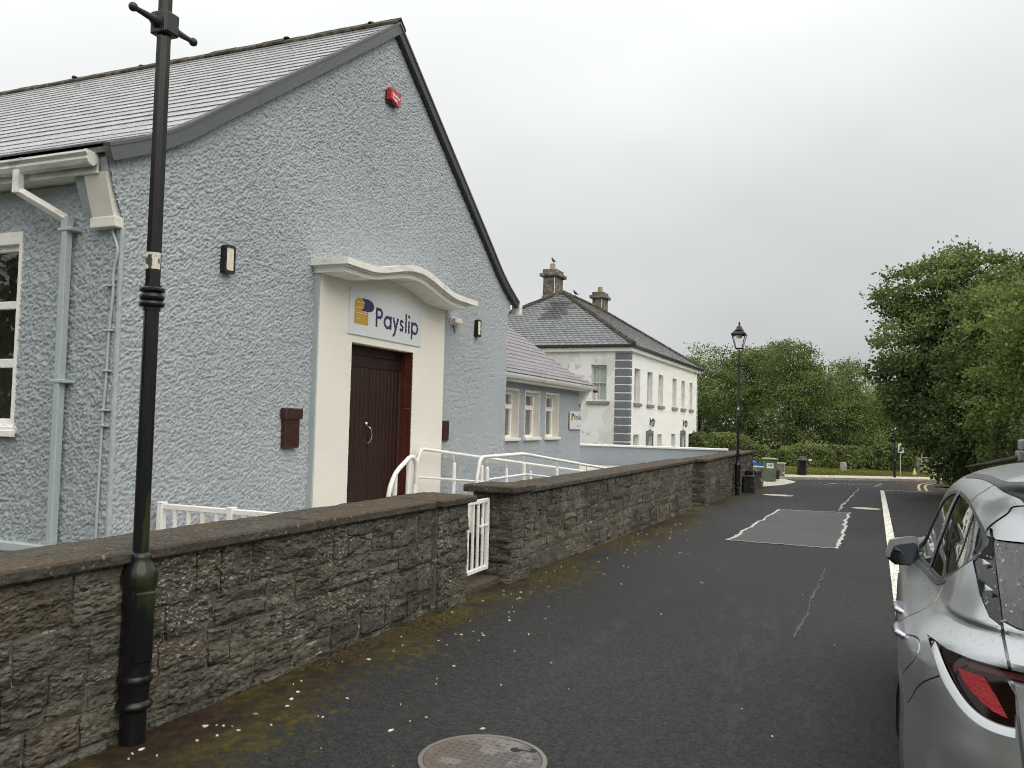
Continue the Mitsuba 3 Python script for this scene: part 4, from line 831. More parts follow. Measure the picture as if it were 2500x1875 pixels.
# birds
def bird(o, label, turn, size=1.0):
    """A perched jackdaw: body leaning forward, head, bill, folded wings, tail, legs."""
    t = thing('bird', label, 'bird'); o = np.array(o, float); c, s = math.cos(turn), math.sin(turn)
    def W(p): p = np.asarray(p, float) * size; return o + np.stack([p[..., 0] * c - p[..., 1] * s, p[..., 0] * s + p[..., 1] * c, p[..., 2]], -1)
    js = [((-.12, 0, .05), .012), ((-.05, 0, .09), .035), ((.0, 0, .125), .052), ((.05, 0, .165), .048), ((.075, 0, .205), .03), ((.09, 0, .235), .034)]
    M = Manifold()
    for (a, ra), (b, rb) in zip(js, js[1:]):
        M = M + Manifold.batch_hull([Manifold.sphere(ra, 14).translate(a), Manifold.sphere(rb, 14).translate(b)])
    v, f = cat([M.refine_to_length(.02)]); m = trimesh.Trimesh(v, f); trimesh.smoothing.filter_taubin(m, iterations=6)
    add('body', (W(np.array(m.vertices)), np.array(m.faces)), M_BLACK, t, smooth=True)
    v, f = tube([(.115, 0, .232), (.155, 0, .222)], [.012, .002], 8); add('bill', (W(v), f), M_BLACKTRIM, t)
    for sd in (-1, 1):
        w = sg.Polygon([(.05, .18), (.03, .12), (-.04, .07), (-.15, .035), (-.13, .06), (-.02, .13), (.02, .17)]); v, f = extrude(w, -.006, .006); v = v[:, [0, 2, 1]] + [0, sd * .05, 0]; v[:, 1] -= sd * .035 * np.clip(-v[:, 0] / .15, 0, 1)
        add('wing', (W(v), f), M_BLACK, t)
        add('leg', (W(tube([(.0, sd * .02, .09), (.005, sd * .022, .0), (.03, sd * .022, .002)], .005, 5)[0]), tube([(.0, 0, .09), (.005, 0, .0), (.03, 0, .002)], .005, 5)[1]), M_BLACKTRIM, t)
    v, f = extrude(sg.Polygon([(-.08, -.022), (-.21, -.03), (-.21, .03), (-.08, .022)]), -.004, .004); v[:, 2] += .075 + (v[:, 0] + .08) * .35; add('tail', (W(v), f), M_BLACK, t)
def hpt(x, y, z): return HC + dX * x + dB * y + np.array([0, 0, z])
bird(hpt(-6.02, 5.45, 10.71), 'black bird perched on the pot of the nearer chimney', 2.6, 1.35)
bird(hpt(-HW / 2, 7.6, RH + .15), 'black bird perched on the roof ridge between the chimneys', 2.9, 1.35)

# ================================================================ blue boundary wall between yard and house
t = thing('boundary_wall', 'low blue-grey rendered wall with white coping between the low wing and the lane', 'wall')
add('wall_body', roughen(box(-12.5, -3.62, 27.05, 27.25, -.4, .985), .22, .008, 9, 4), M_ROUGH2, t)
for k in range(8):
    add('coping', bbox(-12.5 + k * 1.11, -12.5 + k * 1.11 + 1.104, 26.99, 27.31, .987, 1.055, .012), M_WHITE, t)
# ================================================================ stone walls
WD = np.array([0.0158, 1.0, 0]); WD /= np.linalg.norm(WD); WN = np.array([WD[1], -WD[0], 0]); W0 = np.array([-3.63, 0, 0])
def wpt(s, z, d=0.0): return W0 + WD * s + np.array([0, 0, z]) + WN * d
def stone_mesh(s0, s1, z0, z1, place, seed, cell, proud):
    """One rough-faced stone: a domed, chipped face with sides running back into the wall; place(s, z, d) -> 3-D."""
    r = np.random.default_rng(seed); g = 0.0025
    nx, nz = int(np.clip(round((s1 - s0) / cell), 3, 16)), int(np.clip(round((z1 - z0) / cell), 3, 12))
    ea, eb = .005 / (s1 - s0), .005 / (z1 - z0)
    U, V = np.meshgrid(np.r_[0, np.linspace(ea, 1 - ea, nx + 1), 1], np.r_[0, np.linspace(eb, 1 - eb, nz + 1), 1])
    j = r.normal(0, .006, 8)
    S = (s0 + g + j[0] * V + j[1] * (1 - V)) * (1 - U) + (s1 - g + j[2] * V + j[3] * (1 - V)) * U
    Z = (z0 + g + j[4] * U + j[5] * (1 - U)) * (1 - V) + (z1 - g + j[6] * U + j[7] * (1 - U)) * V
    e = np.minimum(np.minimum(U * (s1 - s0), (1 - U) * (s1 - s0)), np.minimum(V * (z1 - z0), (1 - V) * (z1 - z0)))
    P = np.stack([S * 9, Z * 14, np.full_like(S, seed % 97)], -1)
    n = meshkit.fbm(P, 3, seed % 13) - .5
    tilt = r.normal(0, .010) * (U - .5) + r.normal(0, .010) * (V - .5)
    S = S + .014 * (meshkit.noise(P * 2 + 5) - .5) * (e < .01); Z = Z + .014 * (meshkit.noise(P * 2 + 9) - .5) * (e < .01)
    step = .010 * (meshkit.noise(np.stack([S * 5, Z * 22, 0 * S + seed % 31], -1)) > .56)
    d = proud * (1 - np.exp(-e / .010)) + .034 * n * np.minimum(e / .02, 1) + tilt + step * np.minimum(e / .015, 1)
    d[0], d[-1], d[:, 0], d[:, -1] = -.03, -.03, -.03, -.03
    return grid_mesh(np.stack([place(a, b, c) for a, b, c in zip(S.ravel(), Z.ravel(), d.ravel())]).reshape(S.shape + (3,)))
def place_face(s, z, d): return wpt(s, z, d)
def rubble(s0, s1, zt, zb, rng, lo=.19, hi=.30):
    """Cells of coursed rubble between two heights: (s0, s1, z0, z1)."""
    out, z = [], zt
    while z > zb + .03:
        h = rng.uniform(lo, hi); h = min(h, z - zb) if z - zb - h > .06 else z - zb
        s = s0
        while s < s1 - .01:
            w = rng.uniform(.19, .52) * (1.2 if h < .18 else 1); w = s1 - s if s1 - s - w < .12 else w
            k = rng.random()
            if h > .17 and k < .36:
                c = z - h * rng.uniform(.35, .65); out += [(s, s + w, c, z)]
                if rng.random() < .4 and w > .28: q = s + w * rng.uniform(.35, .65); out += [(s, q, z - h, c), (q, s + w, z - h, c)]
                else: out += [(s, s + w, z - h, c)]
            else: out.append((s, s + w, z - h, z))
            s += w
        z -= h
    return out
def stones(key, cells, place, seed, cell, rng, zroad=True):
    for k, (a, b, c, d) in enumerate(cells):
        if zroad and d < float(road_z((a + b) / 2)) - .01: continue
        v, f = stone_mesh(a, b, c, d, place, seed * 1000 + k, cell, rng.uniform(.002, .017))
        add('stone', (v, f), M_STONE[int(rng.choice(5, p=[.32, .24, .18, .12, .14]))], key, smooth=35)
def core(key, s0, s1, zt, d0, d1):
    V = []
    for s in (s0, s1):
        for d in (d0, d1):
            for z in (float(road_z(s)) - .3, zt): V.append(wpt(s, z, d))
    V = np.array(V); add('mortar', subdivide((V, np.array([[0, 1, 3], [0, 3, 2], [4, 6, 7], [4, 7, 5], [0, 4, 5], [0, 5, 1], [2, 3, 7], [2, 7, 6], [0, 2, 6], [0, 6, 4], [1, 5, 7], [1, 7, 3]])), 1.0), M_MORTAR, key)
def coping(key, s0, s1, zt, th, d0, d1, seed, edge=.05, label=None):
    v, f = bbox(s0, s1, d0, d1, zt - th, zt, .012); v, f = roughen((v, f), edge, .009, 9, seed)
    v, f = (v, f); v = W0 + v[:, :1] * WD + v[:, 1:2] * WN + v[:, 2:] * [0, 0, 1]
    add('coping', (v, f[:, ::-1]), M_COPING, key, smooth=40)
rng = np.random.default_rng(5)
k1 = thing('stone_wall', 'nearest rubble stone wall with brown concrete coping, behind the near lamp post', 'stone wall')
core(k1, 0.2, 6.76, .955, -.40, -.006); core(k1, 6.74, 7.36, .952, -.42, .050)
for a, b, s in ((0.2, 2.55, 1), (2.553, 4.95, 2), (4.953, 6.72, 3)): coping(k1, a, b, 1.013, .068, -.47, .062, s, .07)
coping(k1, 6.715, 7.44, 1.017, .066, -.49, .125, 4, .07)
stones(k1, rubble(1.3, 6.74, .948, -.03, rng), place_face, 1, .022, rng)
stones(k1, rubble(6.745, 7.355, .946, -.04, rng, .18, .30), lambda s, z, d: wpt(s, z, d + .062), 2, .022, rng)
k2 = thing('stone_wall', 'long middle rubble stone wall running from the white gate to the second lamp post', 'stone wall')
core(k2, 8.47, 9.0, .96, -.42, .045); core(k2, 8.98, 19.02, .925, -.40, -.006)
coping(k2, 8.36, 8.99, 1.036, .075, -.50, .125, 11, .04)
for i in range(9): coping(k2, 8.985 + i * 1.118, 8.985 + (i + 1) * 1.118 - .002, .992, .066, -.47, .062, 12 + i, .08)
stones(k2, rubble(8.475, 8.99, .955, -.06, rng, .14, .25), lambda s, z, d: wpt(s, z, d + .055), 3, .025, rng)
stones(k2, rubble(8.995, 19.0, .922, -.2, rng, .15, .25), place_face, 4, .035, rng)
_end = lambda s_at: (lambda s, z, d: wpt(s_at - d, z, s))
stones(k2, rubble(-.41, .055, .955, -.06, rng, .14, .22), _end(8.462), 5, .025, rng, False)
k3 = thing('stone_wall', 'farthest rubble stone wall ending at a pier beside the second lamp post', 'stone wall')
core(k3, 20.5, 29.6, .89, -.40, -.006); core(k3, 20.42, 21.1, .895, -.42, .05); core(k3, 26.2, 29.65, .885, -.42, .045)
coping(k3, 20.33, 21.2, .955, .07, -.52, .12, 31, .1); coping(k3, 21.2, 26.1, .955, .066, -.47, .062, 32, .15); coping(k3, 26.1, 29.75, .955, .068, -.50, .12, 33, .15)
stones(k3, rubble(20.425, 21.1, .89, -.4, rng, .16, .26), lambda s, z, d: wpt(s, z, d + .06), 6, .06, rng)
stones(k3, rubble(21.1, 26.2, .885, -.4, rng, .16, .26), place_face, 7, .07, rng)
stones(k3, rubble(26.2, 29.64, .885, -.5, rng, .16, .26), lambda s, z, d: wpt(s, z, d + .055), 8, .08, rng)
stones(k3, rubble(-.41, .055, .89, -.35, rng, .16, .24), _end(20.412), 9, .05, rng, False)
# low sloped stub and the rendered gate pillars
k4 = thing('stone_wall', 'short low stone wall with sloping cap before the grey gate pillar', 'stone wall')
core(k4, 29.7, 31.5, .20, -.35, .10)
stones(k4, rubble(29.7, 31.5, .2, -.6, rng, .16, .26), lambda s, z, d: wpt(s, z, d + .115), 10, .09, rng)
v = np.array([wpt(s, z, d) for s, d, z in ((29.65, -.45, .40), (29.65, .16, .24), (31.55, -.45, .36), (31.55, .16, .20), (29.65, -.45, .33), (29.65, .16, .17), (31.55, -.45, .29), (31.55, .16, .13))])
add('coping', (v, np.array([[0, 1, 3], [0, 3, 2], [4, 6, 7], [4, 7, 5], [0, 4, 5], [0, 5, 1], [2, 3, 7], [2, 7, 6], [0, 2, 6], [0, 6, 4], [1, 5, 7], [1, 7, 3]])), M_COPING, k4)
def pillar(x0, x1, y0, y1, zb, zt, label):
    t = thing('gate_pillar', label, 'gate pillar')
    add('shaft', roughen(bbox(x0, x1, y0, y1, zb, zt - .09, .012), .15, .006, 7, 3), M_PILLAR, t)
    add('cap', roughen(bbox(x0 - .035, x1 + .035, y0 - .035, y1 + .035, zt - .088, zt, .02), .15, .006, 7, 4), M_PILLARCAP, t)
    add('corner_bead', bbox(x1 - .01, x1 + .012, y0 - .012, y0 + .01, zb, zt - .1, .004), M_PILLARCAP, t)
    add('reflector', lathe([(.0, .02), (.035, .018), (.045, 0)], 12, (0, 0, 0)), M_DIFFUSER, t)
    k = t + '__reflector'; scene[k]['to_world'] = T().translate([x1 - .03, y0 - .012, zb + .42]).rotate([1, 0, 0], 90)
pillar(-3.52, -2.98, 31.6, 32.1, -.6, .33, 'rendered grey gate pillar beside the low stone wall')
pillar(-3.62, -3.03, 43.3, 43.8, -.9, .03, 'rendered grey gate pillar behind the green wheelie bin')

# ================================================================ white gate in the wall
t = thing('garden_gate', 'small white metal gate between the two stone wall piers', 'gate')
gx = -3.70
add('gate_frame', [bbox(gx - .018, gx + .018, 7.40, 8.415, .855, .90, .005), bbox(gx - .018, gx + .018, 7.40, 8.415, .125, .17, .005), bbox(gx - .019, gx + .019, 8.365, 8.412, .126, .899, .005), bbox(gx - .019, gx + .019, 7.40, 7.447, .126, .899, .005)], M_WHITE, t)
for k in range(7):
    y = 7.51 + k * .127; add('bar', bbox(gx - .012, gx + .012, y - .016, y + .016, .17, .855, .004), M_WHITE, t)
add('latch', [bbox(gx + .012, gx + .03, 8.14, 8.37, .60, .625, .004), bbox(gx + .012, gx + .032, 8.19, 8.215, .52, .70, .004)], M_WHITE, t)
add('sill_slab', bbox(-4.1, -3.55, 7.38, 8.46, -.02, .03, .01), M_CONCRETE, numbered('gate_step')) if False else None
tag(add('gate_step', roughen(bbox(-4.05, -3.56, 7.37, 8.46, -.05, .045, .01), .15, .004, 8, 2), M_COPING), 'worn concrete step under the white gate', 'step')

# ================================================================ white tube handrails of the ramp
def rail_group(label, path, mids, posts, x, post_r=.028):
    t = thing('handrail', label, 'handrail')
    add('rail', tube(bend([(x, y, z) for y, z in path], .11, 7), .024, 12), M_WHITE, t, smooth=True)
    for a, b in mids: add('mid_rail', tube([(x + .01, *a), (x + .01, *b)], .015, 8), M_WHITE, t, smooth=True)
    py, pz = np.array([p[0] for p in path[1:]]), np.array([p[1] for p in path[1:]])
    for y, zt in posts:
        zr = float(np.interp(y, py, pz))
        add('post', [lathe([(post_r, .3), (post_r, zt), (post_r * .6, zt + .012), (0, zt + .014)], 12, (x - .01, y, 0))], M_WHITE, t, smooth=30)
        add('bracket', tube(bend([(x - .01, y, zt), (x - .01, y, zt + .04), (x + .0, y - .05, zt + .06), (x, y - .05, zr)], .025, 4), .0085, 6), M_WHITE, t, smooth=True)
    return t
rail_group('outer white tube handrail with a flat top bend above the stone coping', [(9.56, .35), (9.60, .95), (9.70, 1.28), (11.19, 1.285), (14.5, .985), (17.0, .76)], [((9.95, .98), (11.28, .985)), ((11.28, .985), (14.5, .69))], [(9.95, 1.13), (11.28, 1.135), (12.75, .99), (14.4, .85)], -4.40)
rail_group('inner white tube handrail descending along the gable and low wing', [(9.86, .40), (9.90, 1.05), (10.02, 1.345), (11.95, 1.175), (15.3, .885), (17.5, .70)], [((9.9, .965), (17.0, .36))], [(9.93, 1.20), (11.11, 1.10), (12.11, 1.02), (13.14, .93), (14.3, .83)], -5.45)
t = thing('handrail', 'short hooped white handrail beside the entrance steps', 'handrail')
add('rail', tube(bend([(-4.4, 7.44, .35), (-4.4, 7.44, 1.0), (-4.4, 7.56, 1.18), (-4.4, 7.90, 1.36), (-4.4, 8.02, 1.26), (-4.4, 8.025, 1.04)], .10, 7), .025, 12), M_WHITE, t, smooth=True)
for y, z in ((7.58, 1.17), (7.86, 1.30)): add('post', lathe([(.026, .3), (.026, z)], 12, (-4.41, y, 0)), M_WHITE, t, smooth=30)
t = thing('railing', 'white baluster railing between the gable wall and the stone wall', 'railing')
ry = 5.60
add('top_rail', [bbox(-5.62, -4.00, ry - .022, ry + .022, .905, .952, .006)], M_WHITE, t)
for x in (-5.60, -4.83, -4.05): add('post', [bbox(x - .03, x + .03, ry - .032, ry + .032, .14, .955, .006), bbox(x - .034, x + .034, ry - .036, ry + .036, .955, .965, .004)], M_WHITE, t)
for k in range(4):
    for x0 in (-5.60, -4.83): add('baluster', bbox(x0 + .154 * (k + 1) - .016, x0 + .154 * (k + 1) + .016, ry - .014, ry + .014, .22, .91, .004), M_WHITE, t)
add('bottom_rail', bbox(-5.58, -4.05, ry - .02, ry + .02, .19, .23, .005), M_WHITE, t)

# ================================================================ lamp posts
def lamp_post(x, y, z0, label, paint, near):
    t = thing('lamp_post', label, 'lamp post', None); o = (x, y, z0); n = 32 if near else 14
    base = [(.066, -.1), (.066, .17), (.076, .175), (.092, .188), (.096, .20), (.088, .215), (.076, .225), (.078, .31), (.088, .32), (.091, .335), (.084, .352), (.077, .362), (.081, .40), (.081, .80), (.086, .815), (.093, .835), (.094, .87), (.090, .895), (.082, .915), (.064, .945), (.056, .962), (.058, .975), (.054, .99), (.043, .998), (.041, 1.0)]
    add('base', lathe(base, n, o), paint, t, smooth=50)
    if near:
        v, f = bbox(-.052, .052, -.006, .012, .43, .80, .008); v, f = rot((v, f), (0, 0, 1), 72); add('door_plate', (v + np.array(o) + [.078, -.026, 0], f), paint, t)
    add('shaft', lathe([(.041, .998), (.0395, 2.31)], n, o), paint, t, smooth=50)
    ring = lambda z, h, r: [(.038, z - h), (r - .008, z - h), (r, z - h * .4), (r, z + h * .4), (r - .008, z + h), (.038, z + h)]
    add('collar', [lathe([(.046, 2.30), (.046, 2.44)], n, o), lathe(ring(2.335, .016, .066), n, o), lathe(ring(2.373, .019, .064), n, o), lathe(ring(2.413, .014, .066), n, o)], M_STEELGREY if not near else paint, t, smooth=40)
    add('shaft', lathe([(.041, 2.43), (.0385, 4.14), (.036, 4.18)], 8 if near else n, o), M_STEELGREY if not near else paint, t, smooth=None if near else 50)
    v, f = lathe([(.0425, 2.525), (.0425, 2.615)], 24, o); a = np.arctan2(v[:, 1] - y, v[:, 0] - x); keep = np.array([(np.cos(a[q] + 1.0) > .2).all() for q in f]); add('sticker', (v, f[keep]), M_WORNSTICKER, t, smooth=50)
    # ladder rest with ball ends
    zb = 3.885
    add('ladder_block', [bbox(x - .052, x + .056, y - .052, y + .052, z0 + zb - .062, z0 + zb + .062, .006), bbox(x + .054, x + .062, y - .045, y + .045, z0 + zb - .055, z0 + zb + .055, .004)], M_STEELGREY, t)
    add('ladder_bar', [tube([(x, y - .205, z0 + zb), (x, y - .10, z0 + zb), (x, y - .05, z0 + zb), (x, y + .05, z0 + zb), (x, y + .10, z0 + zb), (x, y + .205, z0 + zb)], [.013, .019, .040, .040, .019, .013], 14),
                       move(trimesh.creation.icosphere(3, .024), (x, y - .215, z0 + zb)), move(trimesh.creation.icosphere(3, .024), (x, y + .215, z0 + zb))], M_STEELGREY, t, smooth=True)
    # lantern
    add('lantern_bracket', [tube(bend([(x + .03 * c, y + .03 * s, z0 + 4.17), (x + .06 * c, y + .06 * s, z0 + 4.23), (x + .135 * c, y + .135 * s, z0 + 4.28), (x + .11 * c, y + .11 * s, z0 + 4.36)], .05, 5), .007, 6) for c, s in ((1, 0), (-1, 0), (0, 1), (0, -1))] + [tube([(x, y, z0 + 4.15), (x, y, z0 + 4.37)], .010, 8)], M_BLACK, t, smooth=True)
    q = math.pi / 4
    def ring4(r, z): return [(x + r * math.cos(q + k * math.pi / 2), y + r * math.sin(q + k * math.pi / 2), z0 + z) for k in range(4)]
    b, u = ring4(.135, 4.36), ring4(.275, 4.76)
    bars = [tube([b[k], u[k]], .012, 4) for k in range(4)] + [tube([b[k], b[(k + 1) % 4]], .012, 4) for k in range(4)] + [tube([u[k], u[(k + 1) % 4]], .018, 4) for k in range(4)]
    add('lantern_frame', bars, M_BLACK, t)
    for k in range(4): add('lantern_pane', (np.array([b[k], b[(k + 1) % 4], u[(k + 1) % 4], u[k]]), np.array([[0, 1, 2], [0, 2, 3]])), M_GLASS, t)
    add('lantern_roof', [lathe([(.30, 4.755), (.305, 4.785), (.15, 4.90)], 4, o), lathe([(.15, 4.90), (.135, 4.905), (.10, 4.955), (.09, 4.965), (.085, 4.99), (.05, 5.03), (.03, 5.05), (.012, 5.06), (.03, 5.085), (.034, 5.105), (.022, 5.13), (.008, 5.16), (.0, 5.19)], 12, o)], M_BLACK, t, smooth=40)
    add('lamp_head', lathe([(.0, 4.66), (.07, 4.665), (.085, 4.70), (.085, 4.76)], 14, o), M_GALV, t, smooth=40)
lamp_post(-3.515, 3.38, 0.0, 'tall near black lamp post with ladder bar, in front of the stone wall', M_LAMPPAINT, True)
lamp_post(-3.09, 25.3, -.255, 'complete black lamp post with lantern at the end of the stone wall', M_BLACK, False)
lamp_post(2.15, 47.5, -.68, 'distant black lamp post on the far pavement against the hedge', M_BLACK, False)
t = thing('parking_sign', 'small pale blue and white sign on a thin grey pole beside the distant lamp post', 'sign')
add('pole', lathe([(.03, -.6), (.03, 1.15)], 10, (2.48, 48.6, 0)), M_GALV, t, smooth=True)
add('panel', bbox(2.35, 2.63, 48.55, 48.565, .60, 1.10, .01), M_SIGN, t)
add('panel_band', box(2.42, 2.62, 48.546, 48.552, .78, 1.0), mat('pale_blue', pr((0.22, 0.42, 0.55), 0.5)), t)

# ================================================================ bins and boxes
t = thing('wheelie_bin', 'green wheelie bin with a white sticker in the gateway', 'wheelie bin')
bx, by, bz = -3.36, 39.1, float(road_z(39.1)) + .02
def taper(x0, x1, y0, y1, z0, z1, k, b=.02):
    v, f = bbox(-.5, .5, -.5, .5, 0, 1, .035); s = 1 - k * (1 - v[:, 2:]); v = v * 1.0; v[:, 0] *= (x1 - x0) * s[:, 0]; v[:, 1] *= (y1 - y0) * s[:, 0]
    return np.stack([v[:, 0] + (x0 + x1) / 2, v[:, 1] + (y0 + y1) / 2, z0 + v[:, 2] * (z1 - z0)], 1), f
bins = [('bin_body', [taper(-.28, .28, -.33, .33, .03, .98, .18)], M_BINGREEN), ('bin_rim', [bbox(-.295, .295, -.35, .35, .955, .99, .01)], M_BINGREEN),
        ('bin_lid', [bbox(-.305, .305, -.37, .37, .992, 1.03, .015), taper(-.28, .28, -.34, .34, 1.03, 1.07, -.25)], M_BINLID), ('bin_handle', [tube([(-.24, .37, 1.0), (-.24, .41, 1.0), (.24, .41, 1.0), (.24, .37, 1.0)], .016, 8)], M_BINGREEN),
        ('bin_wheel', [rot(lathe([(.0, .025), (.07, .025), (.10, .03), (.10, -.03), (.07, -.025), (0, -.025)], 18), (0, 1, 0), 90, (0, 0, 0))], M_RUBBER)]
bw = T().translate([bx, by, bz]).rotate([0, 0, 1], 12)
for nm, ms, m in bins[:4]: add(nm, ms, m, t, smooth=25, to_world=bw)
for sx in (-1, 1): add('bin_wheel', [move(cat(bins[4][1]), (sx * .26, .20 if False else -.22 * 0 + .24, .10))], M_RUBBER, t, smooth=30, to_world=bw)
# a wheel is seen on the side towards the lane end of the body
add('bin_arch', [tube([(-.262, -.30 + .0, .10), (-.262, -.24, .20), (-.262, -.12, .23), (-.262, .0, .16), (-.262, .2, .06)], .008, 5)], M_BINGREEN, t, to_world=bw)
add('bin_sticker', bbox(-.17, .13, -.322, -.316, .62, .86, .002), M_PRINTWHITE, t, to_world=bw)
add('sticker_print', [in_xz(extrude(shapely.union_all([sg.Point(-.10, .76).buffer(.03), sg.LineString([(-.06, .75), (-.02, .775), (.02, .755), (.07, .78)]).buffer(.017), sg.LineString([(-.03, .73), (.06, .735)]).buffer(.014), sg.Point(.03, .72).buffer(.028)]), -.325, -.3225))], mat('print_teal', pr((0.05, 0.16, 0.20), 0.5)), t, to_world=bw)
t = thing('black_box', 'dark green-black box standing at the end of the far stone wall', 'cabinet')
z = float(road_z(27.0))
add('cabinet_body', bbox(-3.10, -2.78, 26.85, 27.30, z - .05, z + .50, .015), mat('dark_green_paint', pr(proc(lambda p, n, uv: mix((0.012, 0.018, 0.018), (0.05, 0.055, 0.05), smoothstep(.6, .7, fbm(p.x * 20, p.y * 20, p.z * 20, 3)))), 0.4)), t)
add('cabinet_top', bbox(-3.115, -2.765, 26.835, 27.315, z + .50, z + .53, .008), M_STEELGREY, t)
add('back_box', bbox(-3.12, -2.88, 27.5, 27.8, z, z + .66, .01), M_BLACK, t)
t = thing('litter_bin', 'black domed litter bin on the far pavement before the hedge', 'litter bin')
o = (-2.3, 45.35, float(road_z(45)) + .1)
add('bin_body', lathe([(.24, -.1), (.24, .18), (.26, .19), (.26, .21), (.235, .22), (.235, .72), (.27, .74), (.27, .78)], 20, o), M_BLACK, t, smooth=40)
add('bin_dome', lathe([(.29, .78), (.29, .81), (.20, .87), (.18, .93), (.13, .985), (.06, 1.01), (0, 1.015)], 20, o), M_STEELGREY, t, smooth=40)
add('litter', bbox(-1.98, -1.83, 45.2, 45.3, o[2] + .78, o[2] + .86, .02), M_PRINTWHITE, t)
# field gate, posts, marker stones
t = thing('field_gate', 'galvanised seven-bar field gate between hedge and trees', 'gate')
gz = -.72
for k, z in enumerate((.05, .20, .37, .56, .78, 1.02, 1.28)): add('bar', tube([(3.75, 52.2, gz + z), (6.1, 53.4, gz + z)], .022, 6), M_GALV, t, smooth=True)
add('stile', [tube([(x, y, gz), (x, y, gz + 1.3)], .025, 6) for x, y in ((3.75, 52.2), (4.9, 52.8), (6.1, 53.4))], M_GALV, t, smooth=True)
for i, (x, y, h, w, lb) in enumerate([(4.02, 45.6, .75, .11, 'leftmost weathered timber post at the foot of the trees'), (4.30, 46.0, .95, .20, 'broad pale timber post at the foot of the trees'), (4.75, 46.2, 1.15, .17, 'leaning pale timber post hard against the ivy')]):
    v, f = roughen(bbox(-w / 2, w / 2, -.08, .08, -.2, h, .02), .12, .02, 5, i); v, f = rot((v, f), (0, 1, 0), (-2, 5, 9)[i])
    tag(add('timber_post', (v + [x, y, -.75], f), M_TIMBER if i else M_BLACKTRIM), lb, 'post')
t = thing('marker_stone', 'small pale marker stone in the grass before the hedge', 'marker stone'); v, f = roughen(bbox(-.17, .17, -.1, .1, -.1, .62, .04), .1, .025, 5, 7); add('stone_body', (v + [-.35, 50.2, -.68], f), M_MARKER, t)
for i, (x, y, lb) in enumerate([(3.25, 50.0, 'left yellow pyramid marker in the grass by the field gate'), (4.25, 50.9, 'right yellow marker stone in front of the field gate')]):
    v, f = roughen(lathe([(.0, .42), (.05, .34), (.15, .0), (.15, -.1)], 4, (0, 0, 0)), .12, .015, 6, i); tag(add('yellow_marker', (v + [x, y, -.62], f), M_YELLOWSTONE), lb, 'marker')
t = thing('gate_post', 'pale square post at the hinge end of the field gate', 'post'); v, f = roughen(bbox(-.11, .11, -.11, .11, -.2, .95, .02), .15, .02, 5, 9); add('post_body', (v + [3.6, 52.0, -.68], f), M_TIMBER, t)

# ================================================================ covers in the road
def cover(x, y, r, label, near):
    t = thing('manhole_cover', label, 'manhole cover'); z = float(road_z(y)); n = 72 if near else 28
    s = (float(road_z(y + .5)) - float(road_z(y - .5)))
    def tilt(m): v, f = cat([m]); v = v.copy(); v[:, 2] += s * (v[:, 1] - y); return v, f
    add('cover_frame', tilt(lathe([(r + .03, .004), (r + .028, .009), (r + .004, .010), (r + .002, .003)], n, (x, y, z))), M_IRONRIM if near else M_PILLARCAP, t)
    add('cover_lid', tilt(lathe([(r, .007), (r * .5, .0075), (0, .008)], n, (x, y, z))), M_IRON if near else M_MARKER, t)
    if near:
        dots, L = [], .0405; g = np.arange(-8, 9) * L; key = sg.box(.085, .155, .215, .245)
        for i, a in enumerate(g):
            for j, b in enumerate(g):
                if math.hypot(a, b) < r - .028 and not key.buffer(.012).contains(sg.Point(a, b)):
                    q = (i + j) % 2; w, h = (.014, .009) if q else (.009, .014)
                    v, f = bbox(x + a - w, x + a + w, y + b - h, y + b + h, z + .004, z + .0125, .003); dots.append((v, f))
        add('tread', dots, M_IRON, t, kind='stuff')
        kk = add('key_hole', [lathe([(.030, .0086), (0, .0088)], 12, (x + .11, y + .185, z)), bbox(x + .10, x + .20, y + .19, y + .215, z + .004, z + .0086, .001), lathe([(.026, .0086), (0, .0088)], 12, (x + .195, y + .215, z))], M_INSIDE, t)
        add('key_bar', bbox(x + .115, x + .185, y + .198, y + .207, z + .0086, z + .0115, .001), M_IRONRIM, t)
cover(-1.745, 3.98, .305, 'near round rusty iron manhole cover at the bottom of the picture', True)
cover(-2.02, 26.4, .42, 'far pale oval cover in the lane near the second lamp post', False)
cover(.38, 22.7, .31, 'pale cover in the lane beside the parking line', False)
# pale bark and petal scraps strewn along the wall foot
r = np.random.default_rng(77)
def scrap(x, y, L, k, lb, grp):
    n = 6; a = np.sort(r.random(n)) * 2 * math.pi; q = np.stack([np.cos(a) * L * r.uniform(.5, 1, n), np.sin(a) * L * .45 * r.uniform(.5, 1, n)], 1)
    th = r.random() * math.pi; R = np.array([[math.cos(th), -math.sin(th)], [math.sin(th), math.cos(th)]]); q = q @ R.T
    z = float(road_z(y)); top = np.c_[q + [x, y], z + .006 + .006 * r.random(n)]; bot = np.c_[q + [x, y], np.full(n, z + .003)]; c = np.array([[x, y, z + .013]])
    F = [[i, (i + 1) % n, 2 * n] for i in range(n)] + [[i, n + i, n + (i + 1) % n] for i in range(n)] + [[i, n + (i + 1) % n, (i + 1) % n] for i in range(n)]
    tag(add('leaf_scrap', (np.vstack([top, bot, c]), np.array(F)), M_PETAL[k]), lb, 'litter', grp)
for i in range(120):
    y = 3.2 + 13 * r.random() ** 1.5; d = abs(r.normal(0, .55)) + .08; d = d if d < 1.9 else r.uniform(.1, 1)
    scrap(-3.57 + .0158 * y + d, y, r.uniform(.007, .024) * (1.5 if r.random() < .12 else 1), int(r.choice(3, p=[.62, .28, .10])), 'small pale scrap of bark or petal on the road beside the stone walls', 'scraps strewn along the wall foot')
for i in range(14):
    y = r.uniform(3.5, 12); scrap(r.uniform(-2.2, -.1), y, r.uniform(.006, .014), 0, 'tiny pale scrap lying out on the open asphalt', 'scraps out on the lane')
